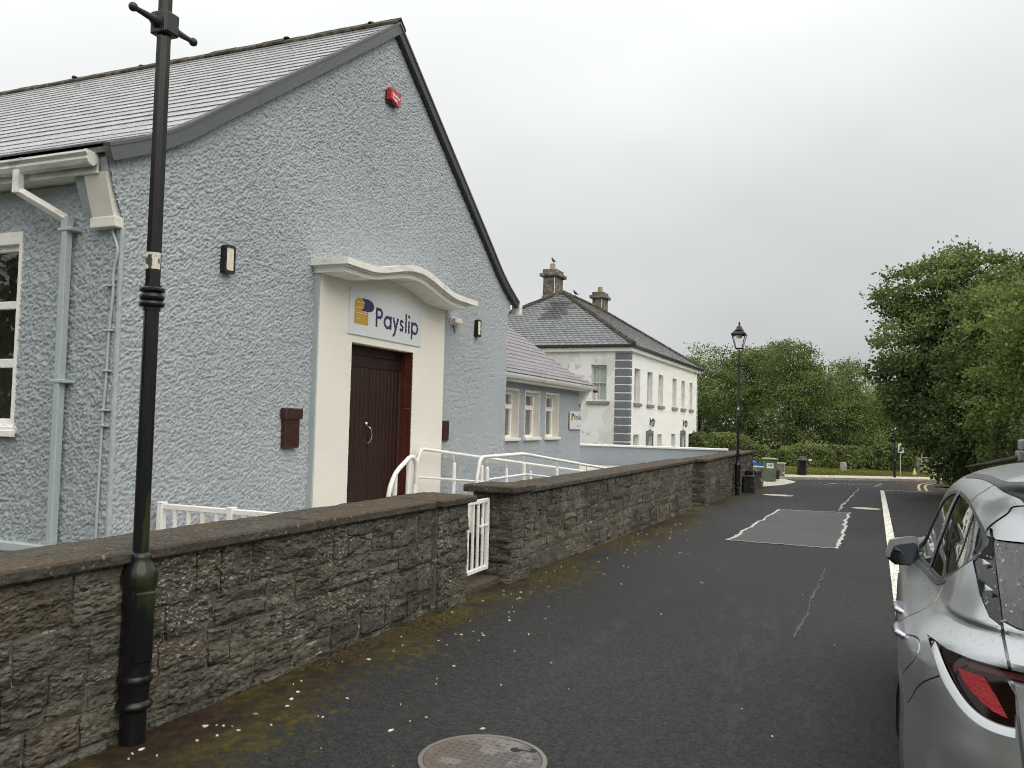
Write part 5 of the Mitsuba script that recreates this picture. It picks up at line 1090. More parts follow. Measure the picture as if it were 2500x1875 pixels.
# raised tufts of moss in the drifts beside the walls
r = np.random.default_rng(78); n = 26000; y = 2.2 + 20 * r.random(n) ** 1.5; d = np.abs(r.normal(0, .38, n)) + .02; x = -3.60 + .016 * (y - 4) + d
k = (meshkit.fbm(np.stack([x * 1.7 + 5, y * .55, 0 * x], 1), 4, 3) - .30 * np.maximum(d - .1, 0) + .22 * (meshkit.noise(np.stack([x * 9, y * 9, 0 * x], 1)) - .5) > .50) & ((y < 7.2) | (y > 8.6)); x, y = x[k], y[k]; n = len(x)
R = r.uniform(.004, .013, n); h = R * r.uniform(.35, .75, n); a = (np.arange(6) * math.pi / 3)[None] + r.random((n, 1)) * 6; q = R[:, None] * r.uniform(.65, 1.25, (n, 6)); z = road_z(y)
V = np.concatenate([np.stack([x[:, None] + q * np.cos(a), y[:, None] + q * np.sin(a), np.broadcast_to(z[:, None] + .001, q.shape)], -1), np.stack([x, y, z + h], -1)[:, None]], 1).reshape(-1, 3)
i = np.arange(n)[:, None] * 7; F = np.vstack([i + [j, (j + 1) % 6, 6] for j in range(6)]); labels[add('moss', (V, F), M_MOSS, smooth=True)] = {'label': 'low brown and olive moss tufts along the foot of the stone walls', 'category': 'moss', 'kind': 'stuff'}
# ================================================================ trees, ivy, hedges, grass
def leaf_mesh(C, size, rng, up=0.35, droop=0.0, out=None):
    """Folded leaf blades (4 vertices, 2 triangles) at the points C."""
    n = len(C); d = rng.normal(size=(n, 3)); d[:, 2] -= droop
    if out is not None: d += out * 0.9
    d /= np.linalg.norm(d, axis=1, keepdims=True)
    nn = rng.normal(size=(n, 3)) * (1 - up); nn[:, 2] += up * 1.6
    s = np.cross(d, nn); s /= np.linalg.norm(s, axis=1, keepdims=True) + 1e-9; w = np.cross(s, d)
    L = size * rng.uniform(.65, 1.3, (n, 1)); W = L * rng.uniform(.30, .44, (n, 1))
    V = np.stack([C - d * L * .5, C + s * W + w * L * .10, C + d * L * .55, C - s * W + w * L * .10], 1).reshape(-1, 3)
    i = np.arange(n)[:, None] * 4
    return V, np.vstack([i + [0, 1, 2], i + [0, 2, 3]])
def crown_points(blobs, n, rng, clump=.32, per=26, shell=.62):
    """Points on the outside of many small boughs that sit on the outer part of the blobs; also the outward direction of each."""
    b = np.array(blobs, float); w = b[:, 3] ** 2; nb = max(8, int((w.sum()) * 13)); k = rng.choice(len(b), size=nb, p=w / w.sum())
    d = rng.normal(size=(nb, 3)); d[:, 2] += .15; d /= np.linalg.norm(d, axis=1, keepdims=True)
    r = b[k, 3] * (shell + (1.10 - shell) * rng.random(nb) ** .7); S = b[k, :3] + d * r[:, None] * [1, 1, .92]
    R = clump * rng.uniform(.75, 1.75, nb); q = rng.choice(nb, size=n, p=R ** 2 / (R ** 2).sum())
    e = rng.normal(size=(n, 3)); e[:, 2] = np.where(rng.random(n) < .72, np.abs(e[:, 2]), e[:, 2]); e += d[q] * .55; e /= np.linalg.norm(e, axis=1, keepdims=True)
    t = R[q] * (.55 + .55 * rng.random(n) ** .6) * (1 + .22 * rng.normal(size=n).clip(-1.5, 2.2))
    return S[q] + e * t[:, None] * [1.15, 1.15, .8] + rng.normal(0, .03, (n, 3)), e
def limbs(base, blobs, r0, rng, n=9):
    """Trunk with forking limbs reaching into the blobs."""
    base = np.array(base, float); b = np.array(blobs, float); top = b[:, :3].mean(0); fork = base * .55 + np.array([top[0], top[1], base[2] + .55 * (top[2] - base[2])]) * .45
    ms = [tube(CubicSpline([0, 1, 2], [base, (base + fork) / 2 + rng.normal(0, .12, 3), fork])(np.linspace(0, 2, 8)), np.linspace(r0, r0 * .7, 8), 9)]
    for k in rng.permutation(len(b))[:n]:
        e = b[k, :3] + rng.normal(0, .25, 3) * b[k, 3]; m = (fork + e) / 2 + rng.normal(0, .22, 3)
        ms.append(tube(CubicSpline([0, 1, 2], [fork, m, e])(np.linspace(0, 2, 9)), np.linspace(r0 * .45, r0 * .06, 9), 6))
        for _ in range(3):
            s = m + (e - m) * rng.random(); q = s + rng.normal(0, .5, 3) * b[k, 3]; ms.append(tube([s, (s + q) / 2 + rng.normal(0, .08, 3), q], [r0 * .12, r0 * .08, r0 * .02], 5))
    return ms
def tree(label, base, blobs, n, size, m, seed, r0=.16, group=None, clump=.36, name='tree', per=26, shell=.62, up=.35):
    rng = np.random.default_rng(seed); t = thing(name, label, name.replace('_', ' ').split()[-1], group)
    add('trunk', limbs(base, blobs, r0, rng), M_BARK, t, smooth=True)
    C, D = crown_points(blobs, n, rng, clump, per, shell); add('crown', leaf_mesh(C, size, rng, up, .15, D), m, t)
    return t
A = [(1.95, 31.0, 6.3, .95), (2.7, 31.0, 6.5, .85), (3.26, 31.0, 5.5, 1.45), (4.14, 30.0, 5.7, 1.35), (2.79, 30.5, 4.3, 1.6), (2.62, 31.5, 7.25, .36), (3.37, 31.5, 7.4, .36), (2.21, 31.0, 5.2, .95), (3.86, 30.5, 6.6, .8), (5.2, 31, 5.4, 1.7)]
tree('big overhanging broadleaf tree with a ragged top at the right of the lane', (4.1, 31.5, -.5), A, 34000, .12, M_LEAF, 51, .2, clump=.38)
tree('dark-leaved maple branch tree reaching low over the end of the lane', (4.2, 33.0, -.5), [(1.5, 30.6, 3.9, .75), (1.9, 30.2, 3.1, 1.0), (2.5, 30.6, 4.2, 1.1), (3.0, 29.8, 2.8, 1.5), (3.6, 31, 3.6, 1.5), (3.35, 31.5, 1.7, 1.2), (3.7, 33.5, 1.2, 1.2), (3.2, 35.0, 2.1, 1.0), (3.9, 29.5, 1.5, 1.2)], 24000, .15, M_LEAFDARK, 52, .14, clump=.34)
tree('lighter green tree at the right edge of the picture', (5.2, 23.5, -.3), [(4.15, 24.0, 4.3, 1.15), (4.1, 24.2, 5.0, .7), (4.3, 24.0, 3.1, 1.35), (4.7, 22.4, 3.9, 1.5), (4.75, 22.2, 4.75, .95), (5.5, 23, 3.9, 1.7), (3.8, 24.6, 2.7, 1.0), (4.1, 24, 1.9, 1.0)], 24000, .10, M_LEAFLIGHT, 53, .15, clump=.33)
tree('mid-green tree between the lighter tree and the overhanging one', (4.8, 27.5, -.4), [(3.9, 27.5, 3.6, 1.5), (4.2, 27.3, 4.6, 1.4), (5.0, 27.6, 4.2, 1.7), (3.7, 27.8, 2.6, 1.2), (4.3, 27.5, 5.4, .9)], 24000, .10, M_LEAF, 54, .15)
# ivy bank: leaves in a rolling slope over dark stems
rng = np.random.default_rng(60)
def bank(label, path, n, size, m, name='ivy_bank', cat_='ivy bank', seed=3, lump=.35):
    """Leaves over the surface of a long mound; path: [(x, y, half width, base z, height)]."""
    r = np.random.default_rng(seed); t = thing(name, label, cat_); p = np.array(path, float); s = np.r_[0, np.cumsum(np.hypot(np.diff(p[:, 0]), np.diff(p[:, 1])))]
    u = r.random(n) * s[-1]; a = r.random(n) ** .9 * math.pi
    q = np.stack([np.interp(u, s, p[:, k]) for k in range(5)], 1); tx, ty = np.gradient(p[:, 0], s), np.gradient(p[:, 1], s); tx, ty = np.interp(u, s, tx), np.interp(u, s, ty); l = np.hypot(tx, ty)
    nx, ny = ty / l, -tx / l; c, sn = np.cos(a), np.sin(a); k = .65
    lat = np.sign(c) * np.abs(c) ** k * q[:, 2]; hz = np.abs(sn) ** k * q[:, 4]
    C = np.stack([q[:, 0] + nx * lat, q[:, 1] + ny * lat, q[:, 3] + hz], 1)
    nz = meshkit.fbm(C * 1.1, 3, seed) - .5; n2 = meshkit.noise(C * 3.3, seed + 4) - .5; D = np.stack([nx * c, ny * c, sn], 1)
    C = C + D * (nz * 2.2 * lump + n2 * lump * .7 - .10 * r.random(n) ** 2)[:, None] + r.normal(0, .03, (n, 3))
    add('leaves', leaf_mesh(C, size, r, .3, .1, D * .5), m, t)
    V = []; a = np.linspace(0, math.pi, 13)
    for k in range(len(p)):
        dx, dy = np.gradient(p[:, 0])[k], np.gradient(p[:, 1])[k]; l = math.hypot(dx, dy); nx_, ny_ = dy / l, -dx / l; c, sn = np.cos(a), np.sin(a)
        lat = np.sign(c) * np.abs(c) ** .65 * (p[k, 2] - .22); V.append(np.stack([p[k, 0] + nx_ * lat, p[k, 1] + ny_ * lat, p[k, 3] + np.abs(sn) ** .65 * (p[k, 4] - .28)], 1))
    v, f = grid_mesh(np.stack(V)); v, f = roughen((v, f), .5, .12, 1.4, 5); add('tangled_stems', (v, f), mat('dark_stems_' + str(seed), pr((0.075, 0.070, 0.045), .95)), t)
    return t
bank('dense ivy-clad bank of dark foliage along the right side of the parking bay', [(4.7, 14, 1.1, -.1, 2.3), (4.6, 18, 1.15, -.15, 2.5), (4.55, 22, 1.15, -.2, 2.6), (4.6, 26, 1.2, -.3, 2.8), (4.6, 30, 1.25, -.4, 3.0), (4.75, 34, 1.2, -.5, 3.1), (5.0, 38, 1.1, -.6, 3.0), (5.5, 42, 1.0, -.75, 2.7), (6.0, 45.5, .9, -.75, 2.2)], 60000, .085, M_LEAFDARK, seed=61)
# far hedge across the end of the lane, in two lengths
bank('clipped hedge along the grass verge at the end of the lane', [(-4.35, 53.0, .7, -.7, 1.0), (-3.6, 52.9, .75, -.7, 1.28), (-2.2, 52.8, .8, -.7, 1.45), (-.6, 53.0, .8, -.7, 1.5), (1.2, 53.2, .8, -.7, 1.6), (2.4, 53.3, .75, -.7, 1.65), (3.3, 53.3, .5, -.7, 1.25), (3.75, 53.3, .3, -.7, .8)], 24000, .13, M_LEAFHEDGE, 'hedge', 'hedge', 62, .3)
bank('taller unclipped hedge left of the lamp post behind the gateway', [(-15.5, 54.6, .8, -.8, 2.0), (-11.0, 53.8, .8, -.8, 2.1), (-8.9, 53.4, .85, -.75, 2.0), (-7.4, 53.2, .85, -.75, 2.05), (-6.4, 53.1, .8, -.7, 1.8), (-5.2, 53.0, .75, -.7, 1.5), (-4.4, 53.0, .6, -.7, .95)], 20000, .135, M_LEAFHEDGE, 'hedge', 'hedge', 63, .34)
F1 = [(-10.95, 62, 5.7, 1.4), (-9.5, 62, 5.9, 1.5), (-9.86, 61, 4.3, 1.7), (-10.9, 62, 2.9, 1.5), (-8.5, 61, 3.9, 1.7), (-12.4, 62.5, 5.2, 1.5)]
F2 = [(-6.74, 64, 5.6, 1.6), (-6.9, 63, 4.4, 2.0), (-7.4, 62, 2.74, 1.7), (-5.56, 64, 6.0, 1.3), (-7.6, 64, 5.4, 1.1)]
F3 = [(-4.0, 60.5, 6.0, 1.5), (-3.2, 60, 5.1, 1.8), (-4.3, 60, 4.1, 2.0), (-2.4, 60, 3.7, 1.8), (-4.6, 60, 2.3, 1.8), (-2.9, 60, 2.1, 1.6)]
F4 = [(-.45, 63, 5.0, 1.15), (-1.0, 63, 4.05, 1.6), (.37, 63, 3.4, 1.5), (-1.22, 62, 2.4, 1.6), (.63, 62, 2.1, 1.6)]
F5 = [(1.77, 66, 3.2, 1.4), (2.59, 66, 2.5, 1.5), (3.4, 66, 1.95, 1.6), (4.6, 64, 1.7, 1.8), (2.0, 64, 1.5, 1.4), (4.05, 68, 3.2, 1.7)]
_sr = np.random.default_rng(91)
for F in (F1, F2, F3, F4, F5):
    for q in list(F):
        for _ in range(4):
            a, e = _sr.random() * 6.28, _sr.uniform(.2, .85); F.append((q[0] + q[3] * e * math.cos(a), q[1] + q[3] * e * math.sin(a), q[2] + q[3] * (.96 - .35 * e), .30))
tree('airy leftmost tree beside the white house with sky showing through', (-10.6, 62, -.8), F1, 14000, .14, M_LEAF, 71, .15, clump=.55)
tree('tall tree right behind the complete lamp post', (-6.6, 63.5, -.8), F2, 20000, .14, M_LEAF, 72, .16, clump=.55)
tree('tallest round tree in the middle of the tree belt', (-3.6, 61, -.8), F3, 22000, .14, M_LEAF, 73, .17, clump=.55)
tree('narrower tree right of the tallest round one', (-.4, 63, -.8), F4, 16000, .14, M_LEAF, 74, .14, clump=.52)
tree('low rounded tree behind the distant lamp post and field gate', (3.0, 66, -.8), F5, 16000, .15, M_LEAFLIGHT, 75, .13, clump=.55)
rng = np.random.default_rng(90)
# shaded undergrowth and the wood behind the belt
C, D = crown_points([(x, 66.5 + rng.normal(0, .8), z, 1.7) for x in np.arange(-22, 12, 1.9) for z in (.6, 2.6)], 24000, rng, .5); labels[add('woodland', leaf_mesh(C, .22, rng, .35, .1, D), M_LEAFDARK)] = {'label': 'shaded undergrowth and wood behind the belt of trees', 'category': 'woodland', 'kind': 'stuff'}
C, D = crown_points([(x, 95 + rng.normal(0, 4), 2.5 + 1.2 * rng.random(), 3.2) for x in np.arange(-50, 40, 3.6)], 16000, rng, .9); labels[add('woodland', leaf_mesh(C, .42, rng, .35, .1, D), M_LEAF)] = {'label': 'more distant line of trees beyond the belt', 'category': 'woodland', 'kind': 'stuff'}
C, D = crown_points([(x, -13 + .25 * (x + 20) + rng.normal(0, .8), z, 2.6) for x in np.arange(-48, -11, 2.6) for z in (1.5, 4.5, 7.5)], 15000, rng, .8); labels[add('woodland', leaf_mesh(C, .40, rng, .35, .1, D), M_LEAFDARK)] = {'label': 'trees behind the viewer that darken the reflections in the near window', 'category': 'woodland', 'kind': 'stuff'}
# grass of the verge
n = 26000; x = rng.uniform(-8, 8, n); y = kerb_y(np.clip(x, -3.5, 12)) + 2.1 + 6.5 * rng.random(n) ** 1.2; h = .05 + .10 * rng.random(n); a = rng.random(n) * 2 * math.pi
z = road_z(y) + .12 + (y - kerb_y(np.clip(x, -3.5, 12)) - 2.1) * .018; wv = np.stack([np.cos(a), np.sin(a), 0 * a], 1) * .022; ln = np.stack([rng.normal(0, .05, n), rng.normal(0, .05, n), h], 1); C = np.stack([x, y, z], 1)
V = np.stack([C - wv, C + wv, C + ln], 1).reshape(-1, 3); labels[add('grass', (V, np.arange(3 * n).reshape(-1, 3)), M_GRASS)] = {'label': 'rough grass on the verge before the far hedge', 'category': 'grass', 'kind': 'stuff'}
# broken stone stub half lost in the ivy at the right edge
t = thing('stone_stub', 'broken grey stone gatepost half hidden in ivy at the right edge', 'stone post')
for i, (x0, x1, y0, y1, z0, z1) in enumerate([(3.27, 3.75, 19.8, 20.2, 1.42, 1.64), (3.22, 3.72, 19.75, 20.2, 1.18, 1.41), (3.30, 3.75, 19.8, 20.2, .88, 1.17), (3.32, 3.75, 19.8, 20.2, .4, .87), (3.34, 3.75, 19.8, 20.2, -.3, .39)]):
    v, f = roughen(bbox(x0, x1, y0, y1, z0, z1, .03), .08, .03, 5, 40 + i); add('block', (v, f), mat('pale_block', pr(proc(lambda p, n, uv: mix((0.14, 0.145, 0.15), (0.27, 0.275, 0.28), fbm(p.x * 9, p.y * 9, p.z * 9, 4))), .85)) if i == 0 else 'mat_pale_block', t)
t2 = add('fallen_branch', tube(CubicSpline([0, 1, 2], [(2.3, 20.2, 1.02), (2.85, 19.95, 1.16), (3.36, 19.9, 1.30)])(np.linspace(0, 2, 9)), np.linspace(.02, .07, 9), 8), M_BARK, smooth=True); tag(t2, 'dark slanting branch leaning on the broken stone post', 'branch')
# ================================================================ the silver car
_z = [.20,.30,.42,.55,.66,.78,.88,.94,.98,1.02,1.06,1.10,1.20,1.30,1.40,1.48,1.54,1.58,1.61,1.635,1.65]
_w = [.850,.895,.920,.920,.912,.905,.912,.908,.885,.845,.805,.782,.758,.735,.712,.685,.640,.585,.515,.42,.20]
_r = [.16,.07,.02,.0,.0,.02,.05,.065,.07,.058,.090,.13,.22,.33,.44,.50,.50,.44,.46,.60,1.0]
_f = [4.40,4.47,4.49,4.49,4.48,4.45,4.40,4.32,4.22,4.05,3.75,3.45,3.22,3.02,2.82,2.64,2.48,2.34,2.2,1.98,1.6]
_CW, _CR, _CF = [PchipInterpolator(_z, q) for q in (_w, _r, _f)]
def car_half_width(y, z, inset=0.0):
    w, r, f = float(_CW(z)) - inset, float(_CR(z)) + inset, float(_CF(z)) - inset; n = 2.5
    Lr, Lf = min(.62 if z < 1.1 else .50, .45 * (f - r)), min(.9, .5 * (f - r))
    g = np.where(y - r < Lr, (1 - (1 - np.clip((y - r) / Lr, 0, 1)) ** n) ** (1 / n), 1) * np.where(f - y < Lf, (1 - (1 - np.clip((f - y) / Lf, 0, 1)) ** n) ** (1 / n), 1)
    tap = 1 - .10 * np.clip((1.6 - (y - r)) / 1.6, 0, 1) ** 2 * np.clip((z - 1.0) / .3, 0, 1) - .035 * np.clip((1.5 - (y - r)) / 1.5, 0, 1) ** 2
    return w * g * tap + .022 * np.exp(-((y - 1.0) / .42) ** 2) * np.exp(-((z - .86) / .13) ** 2) * g
def car_body(inset=0.0, nz=96, ny=170):
    """The whole body as one closed solid of stacked outlines; local axes: y forward from the rear bumper, z up."""
    rows = []
    for z in np.unique(np.r_[np.linspace(.20, 1.5, nz), np.linspace(1.5, 1.65, 34)]):
        r, f = float(_CR(z)) + inset, float(_CF(z)) - inset; y = r + (f - r) * (.5 - .5 * np.cos(np.pi * np.linspace(0, 1, ny))); x = car_half_width(y, z, inset)
        rows.append(np.stack([x, y, np.full_like(y, min(z, 1.65 - inset) if z > 1.5 else z)], -1))
    R = np.stack(rows)
    if inset: R = R[R[:, 0, 2] <= 1.65 - inset - .012]
    L = R * [-1, 1, 1]; ring = np.concatenate([R, L[:, ::-1][:, 1:-1]], 1); h, m = ring.shape[:2]; V = ring.reshape(-1, 3)
    i, j = np.meshgrid(np.arange(h - 1), np.arange(m), indexing='ij'); a = (i * m + j).ravel(); b = (i * m + (j + 1) % m).ravel(); J = np.arange(m); c0 = len(V)
    F = np.vstack([np.stack([a, b, b + m], 1), np.stack([a, b + m, a + m], 1), np.stack([np.full(m, c0), (J + 1) % m, J], 1), np.stack([np.full(m, c0 + 1), (h - 1) * m + J, (h - 1) * m + (J + 1) % m], 1)])
    V = np.vstack([V, [[0, V[:m, 1].mean(), V[0, 2]]], [[0, V[-m:, 1].mean(), V[-1, 2] + .002]]])
    return Manifold(MMesh(vert_properties=V.astype(np.float32), tri_verts=F.astype(np.uint32)))

def prism(poly, axis, a, b):
    """Solid of a polygon: axis 'x': (y, z) polygon from x=a to b; 'y': (x, z); 'z': (x, y)."""
    out = Manifold()
    for g in getattr(poly, 'geoms', [poly]):
        if g.area < 1e-8 or g.geom_type != 'Polygon': continue
        g = sg.polygon.orient(g); cs = CrossSection([np.array(g.exterior.coords)[:-1]] + [np.array(i.coords)[:-1] for i in g.interiors]); e = Manifold.extrude(cs, b - a).translate([0, 0, a])
        if axis == 'x': e = e.transform(np.array([[0, 0, 1, 0], [1, 0, 0, 0], [0, 1, 0, 0.]]))
        elif axis == 'y': e = e.transform(np.array([[1, 0, 0, 0], [0, 0, 1, 0], [0, 1, 0, 0.]])).mirror([0, 0, 0]) if False else Manifold.extrude(cs, b - a).rotate([90, 0, 0]).translate([0, b, 0])
        out = out + e
    return out
def curve(pts, n=40): return [tuple(q) for q in CubicSpline(np.linspace(0, 1, len(pts)), pts)(np.linspace(0, 1, n))]
C0, Cin, C5 = car_body(), car_body(.022), car_body(.006)
skin = C0 - Cin                                      # outer 22 mm, what grooves and inlays are cut from
glass_side = sg.Polygon(curve([(2.78, 1.035), (2.26, 1.045), (1.74, 1.08), (1.30, 1.108), (1.02, 1.14)], 24) + curve([(1.0, 1.145), (.86, 1.18), (.74, 1.225), (.655, 1.285)], 10) + curve([(.66, 1.34), (.74, 1.40), (.86, 1.443), (1.05, 1.478), (1.42, 1.497), (1.72, 1.472), (2.02, 1.395), (2.40, 1.235), (2.78, 1.045)], 40)).buffer(0)
bpil = sg.Polygon([(1.36, 1.6), (1.43, 1.6), (1.74, 1.0), (1.66, 1.0)]); cpil = sg.Polygon([(.945, 1.6), (.97, 1.6), (.842, 1.05), (.815, 1.05)])
panes = [sg.Polygon(glass_side.buffer(-.014)).difference(bpil.buffer(.004)).difference(cpil)]
dpil = sg.Polygon([(-.668, 1.345), (-.664, 1.285), (-.656, 1.187), (-.636, 1.133), (-.609, 1.118), (-.6035, 1.13), (-.6035, 1.246), (-.597, 1.372), (-.615, 1.372), (-.64, 1.362)])
rear_glass = sg.Polygon([(-.597, 1.366), (-.60, 1.246), (-.60, 1.13), (-.56, 1.118), (0, 1.10), (.56, 1.118), (.60, 1.13), (.60, 1.246), (.597, 1.366), (0, 1.405)])
lamp_top = [(-.805, 1.012), (-.77, 1.004), (-.70, 1.0), (-.60, 1.0), (-.30, 1.004), (0, 1.006)]
lamp_low = curve([(-.805, 1.008), (-.79, .98), (-.765, .926), (-.722, .865), (-.675, .832), (-.628, .822), (-.58, .824)], 30)
lamp = sg.Polygon(lamp_top[::-1] + lamp_low + [(-.582, .919), (-.602, .962), (-.50, .955), (0, .952)]).buffer(0); lamp = shapely.union_all([lamp, shapely.affinity.scale(lamp, -1, 1, origin=(0, 0))])
lamp_outer = sg.Polygon(lamp_top[::-1] + [(-.828, 1.012)] + [(x - .020 * (1 - abs(k / 29 - .35)), z - .024) for k, (x, z) in enumerate(lamp_low)] + [(-.58, .919), (-.602, .962), (0, .952)]).buffer(0)
car = thing('parked_car', 'silver hatchback-style sport utility car parked in the bay at the right edge', 'car')
CP = T().translate([1.075, 2.95, -.02]).rotate([0, 0, 1], -2.6)
def cadd(name, mesh, m, parent=car, **kw): return add(name, mesh, m, parent, to_world=CP, **kw)
def caddlr(name, M_, m, **kw):
    half = Manifold.cube([3, 9, 4]).translate([0, -2, -1])
    cadd(name, M_ - half, m, **kw); cadd(name, M_ ^ half, m, **kw)
def sym(p): return shapely.affinity.scale(p, -1, 1, origin=(0, 0))
silver = {'type': 'principled', 'base_color': rgb(0.44, 0.455, 0.465), 'metallic': 0.80, 'roughness': 0.24, 'clearcoat': 1.0, 'clearcoat_gloss': 0.96, 'specular': 0.5}
M_SILVER = mat('silver_paint', silver); M_GLOSSBLACK = mat('gloss_black', pr((0.008, 0.0085, 0.009), 0.06, specular=0.5)); M_CLAD = mat('grey_cladding', pr((0.028, 0.030, 0.031), 0.55))
M_LAMPDARK = mat('smoked_lens', pr((0.012, 0.003, 0.003), 0.06, specular=0.5)); M_LAMPRED = mat('red_lens', bump(lambda p, n, uv: noise(p.x * 230, p.y * 230, p.z * 230), 0.003, pr((0.33, 0.003, 0.010), 0.14, clearcoat=1.0))); M_LAMPBAR = mat('dark_red_lens', pr((0.075, 0.003, 0.005), 0.10, clearcoat=1.0))
M_CARGLASS = mat('car_glass', {'type': 'thindielectric', 'specular_transmittance': rgb(.78, .86, .82)}, False); M_PRIVACY = mat('privacy_glass', {'type': 'thindielectric', 'specular_transmittance': rgb(.22, .24, .23)}, False)
M_TRIM = mat('trim_grey', pr((0.045, 0.048, 0.05), 0.45))
# wheel arches and cabin hollow
WH = [(.93, .362), (3.61, .362)]
arch = Manifold()
for wy, rr in WH: arch = arch + Manifold.cylinder(4, rr, rr, 72).rotate([0, 90, 0]).translate([-2, wy, .335])
arch_side = arch ^ (prism(sg.box(-1, -1, 6, 2), 'x', -2, -.62) + prism(sg.box(-1, -1, 6, 2), 'x', .62, 2))
cabin = car_body(.05) ^ prism(sg.box(.42, .80, 3.6, 1.7), 'x', -2, 2)
shell = C0 - cabin - arch_side
glass_all = prism(glass_side.difference(bpil.buffer(-.004)), 'x', -2, -.2) + prism(glass_side.difference(bpil.buffer(-.004)), 'x', .2, 2)
wind = prism(sg.Polygon([(-.66, 1.09), (.66, 1.09), (.55, 1.52), (-.55, 1.52)]), 'y', 2.3, 4)
rearcut = prism(rear_glass, 'y', -.5, .85); dcut = (prism(dpil.buffer(.004), 'y', -.5, .72) + prism(sym(dpil.buffer(.004)), 'y', -.5, .72)) - Cin
lampcut = (prism(shapely.union_all([lamp_outer, sym(lamp_outer)]), 'y', -.5, .62)) - car_body(.034)
glass_cut = (glass_all + wind + prism(rear_glass.buffer(.004), 'y', -.5, .85)) - car_body(.052)
# shut lines: thin grooves in the skin
def groove(pts, axis, a, b, w=.0042): return prism(sg.LineString(pts).buffer(w / 2 * 1.6), axis, a, b) - Cin
tail_gap = [(-.602, 1.40), (-.6035, 1.246), (-.606, 1.13), (-.60, 1.03), (-.583, .919), (-.576, .835), (-.568, .732), (-.56, .62), (0, .60)]
roof_gap = curve([(-.66, 1.06), (-.61, .965), (-.55, .90), (-.40, .86), (0, .84)], 20)
seams = [groove(tail_gap, 'y', -.5, .9, .006), groove([(-x, z) for x, z in tail_gap], 'y', -.5, .9, .006),
         groove(roof_gap + [(-x, y) for x, y in roof_gap[::-1][1:]], 'z', 1.42, 2, .006),
         groove(curve([(-.62, 1.372), (-.585, 1.43), (-.54, 1.475), (-.48, 1.503), (0, 1.52)], 20), 'y', .3, .95, .0035),
         groove(curve([(.94, 1.15), (.90, 1.10), (.885, 1.05), (.93, 1.0), (1.10, .90), (1.25, .75), (1.38, .45), (1.45, .3)], 40), 'x', -2, 0), groove(curve([(1.70, 1.08), (1.74, 1.0), (1.76, .8), (1.78, .5), (1.78, .3)], 30), 'x', -2, 0),
         groove(curve([(2.85, 1.03), (2.95, .95), (3.02, .8), (3.02, .5), (2.98, .3)], 30), 'x', -2, 0),
         groove(curve([(.60, .72), (.48, .78), (.40, .855), (.335, .905), (.30, .945)], 20), 'x', -2, 0), groove(curve([(.70, .96), (.56, .985), (.49, .975), (.46, .94), (.52, .88), (.70, .80)], 30), 'x', -2, 0, .0035)]
cut = glass_cut + dcut + lampcut
for q in seams: cut = cut + q
cadd('body', shell - cut, M_SILVER, smooth=24)
cadd('shut_lines', [(q ^ (Cin - car_body(.026))) for q in []] or [((prism(sg.box(-1, .2, 6, 1.7), 'x', -2, 2) ^ (car_body(.0225) - car_body(.027))) - cabin - arch_side - glass_all - wind - rearcut - prism(shapely.union_all([lamp_outer, sym(lamp_outer)]).buffer(.004), 'y', -.5, .62))], M_INSIDE)
thin = C0 - C5
for nm, poly, m in (('front_side_glass', sg.Polygon(panes[0].geoms[0].exterior) if False else panes[0].intersection(sg.box(1.55, .9, 3, 1.7)), M_CARGLASS), ('rear_side_glass', panes[0].intersection(sg.box(.86, .9, 1.62, 1.7)).difference(bpil), M_PRIVACY), ('quarter_glass', panes[0].intersection(sg.box(.5, .9, .93, 1.7)), M_PRIVACY)):
    g = [q for q in getattr(poly, 'geoms', [poly]) if q.area > .002]
    for sd, (a, b) in enumerate(((-2, -.2), (.2, 2))):
        for q in g: cadd(nm, (car_body(.008) - car_body(.013)) ^ prism(q, 'x', a, b), m, smooth=24)
ringp = glass_side.buffer(.001).difference(glass_side.buffer(-.016))
caddlr('window_trim', ((car_body(.002) - Cin) ^ (prism(ringp, 'x', -2, -.2) + prism(ringp, 'x', .2, 2))), M_TRIM, smooth=24)
for q_ in (bpil, cpil): caddlr('pillar_trim', (car_body(.004) - car_body(.03)) ^ (prism(q_.intersection(glass_side), 'x', -2, -.2) + prism(q_.intersection(glass_side), 'x', .2, 2)), M_GLOSSBLACK, smooth=24)
bl = glass_side.buffer(.020).difference(glass_side).intersection(sg.box(.9, .9, 2.9, 1.16))
caddlr('belt_trim', (C0 ^ (prism(bl, 'x', -2, -.2) + prism(bl, 'x', .2, 2)) - car_body(.004)).translate([0, 0, .0]) if False else ((car_body(-.004) - car_body(.004)) ^ (prism(bl, 'x', -2, -.2) + prism(bl, 'x', .2, 2))), M_TRIM, smooth=24)
cadd('windscreen', (car_body(.008) - car_body(.013)) ^ wind, M_CARGLASS, smooth=24)
cadd('rear_window', ((car_body(.006) - car_body(.011)) ^ rearcut), M_PRIVACY, smooth=24)
rg_in = shapely.affinity.scale(rear_glass, .86, .80)
cadd('rear_window_border', (car_body(.012) - car_body(.016)) ^ prism(rear_glass.difference(rg_in.buffer(.03).buffer(-.0)), 'y', -.5, .85), M_GLOSSBLACK, smooth=24)
caddlr('corner_trim', (prism(dpil, 'y', -.5, .72) + prism(sym(dpil), 'y', -.5, .72)) ^ (car_body(.006) - Cin), M_GLOSSBLACK, smooth=24)
for x, y, z in ((-.640, .575, 1.288), (-.644, .44, 1.215)):
    cadd('trim_fin', Manifold.batch_hull([Manifold.sphere(.003, 8).translate(q) for q in ((x + .002, y + .012, z + .009), (x + .020, y - .014, z - .002), (x + .002, y - .002, z - .007), (x + .008, y - .004, z + .001))]), M_SILVER, smooth=30)
lh = cadd('tail_lamp', prism(lamp, 'y', -.5, .62) ^ (car_body(.020) - car_body(.032)), M_LAMPDARK, smooth=24)
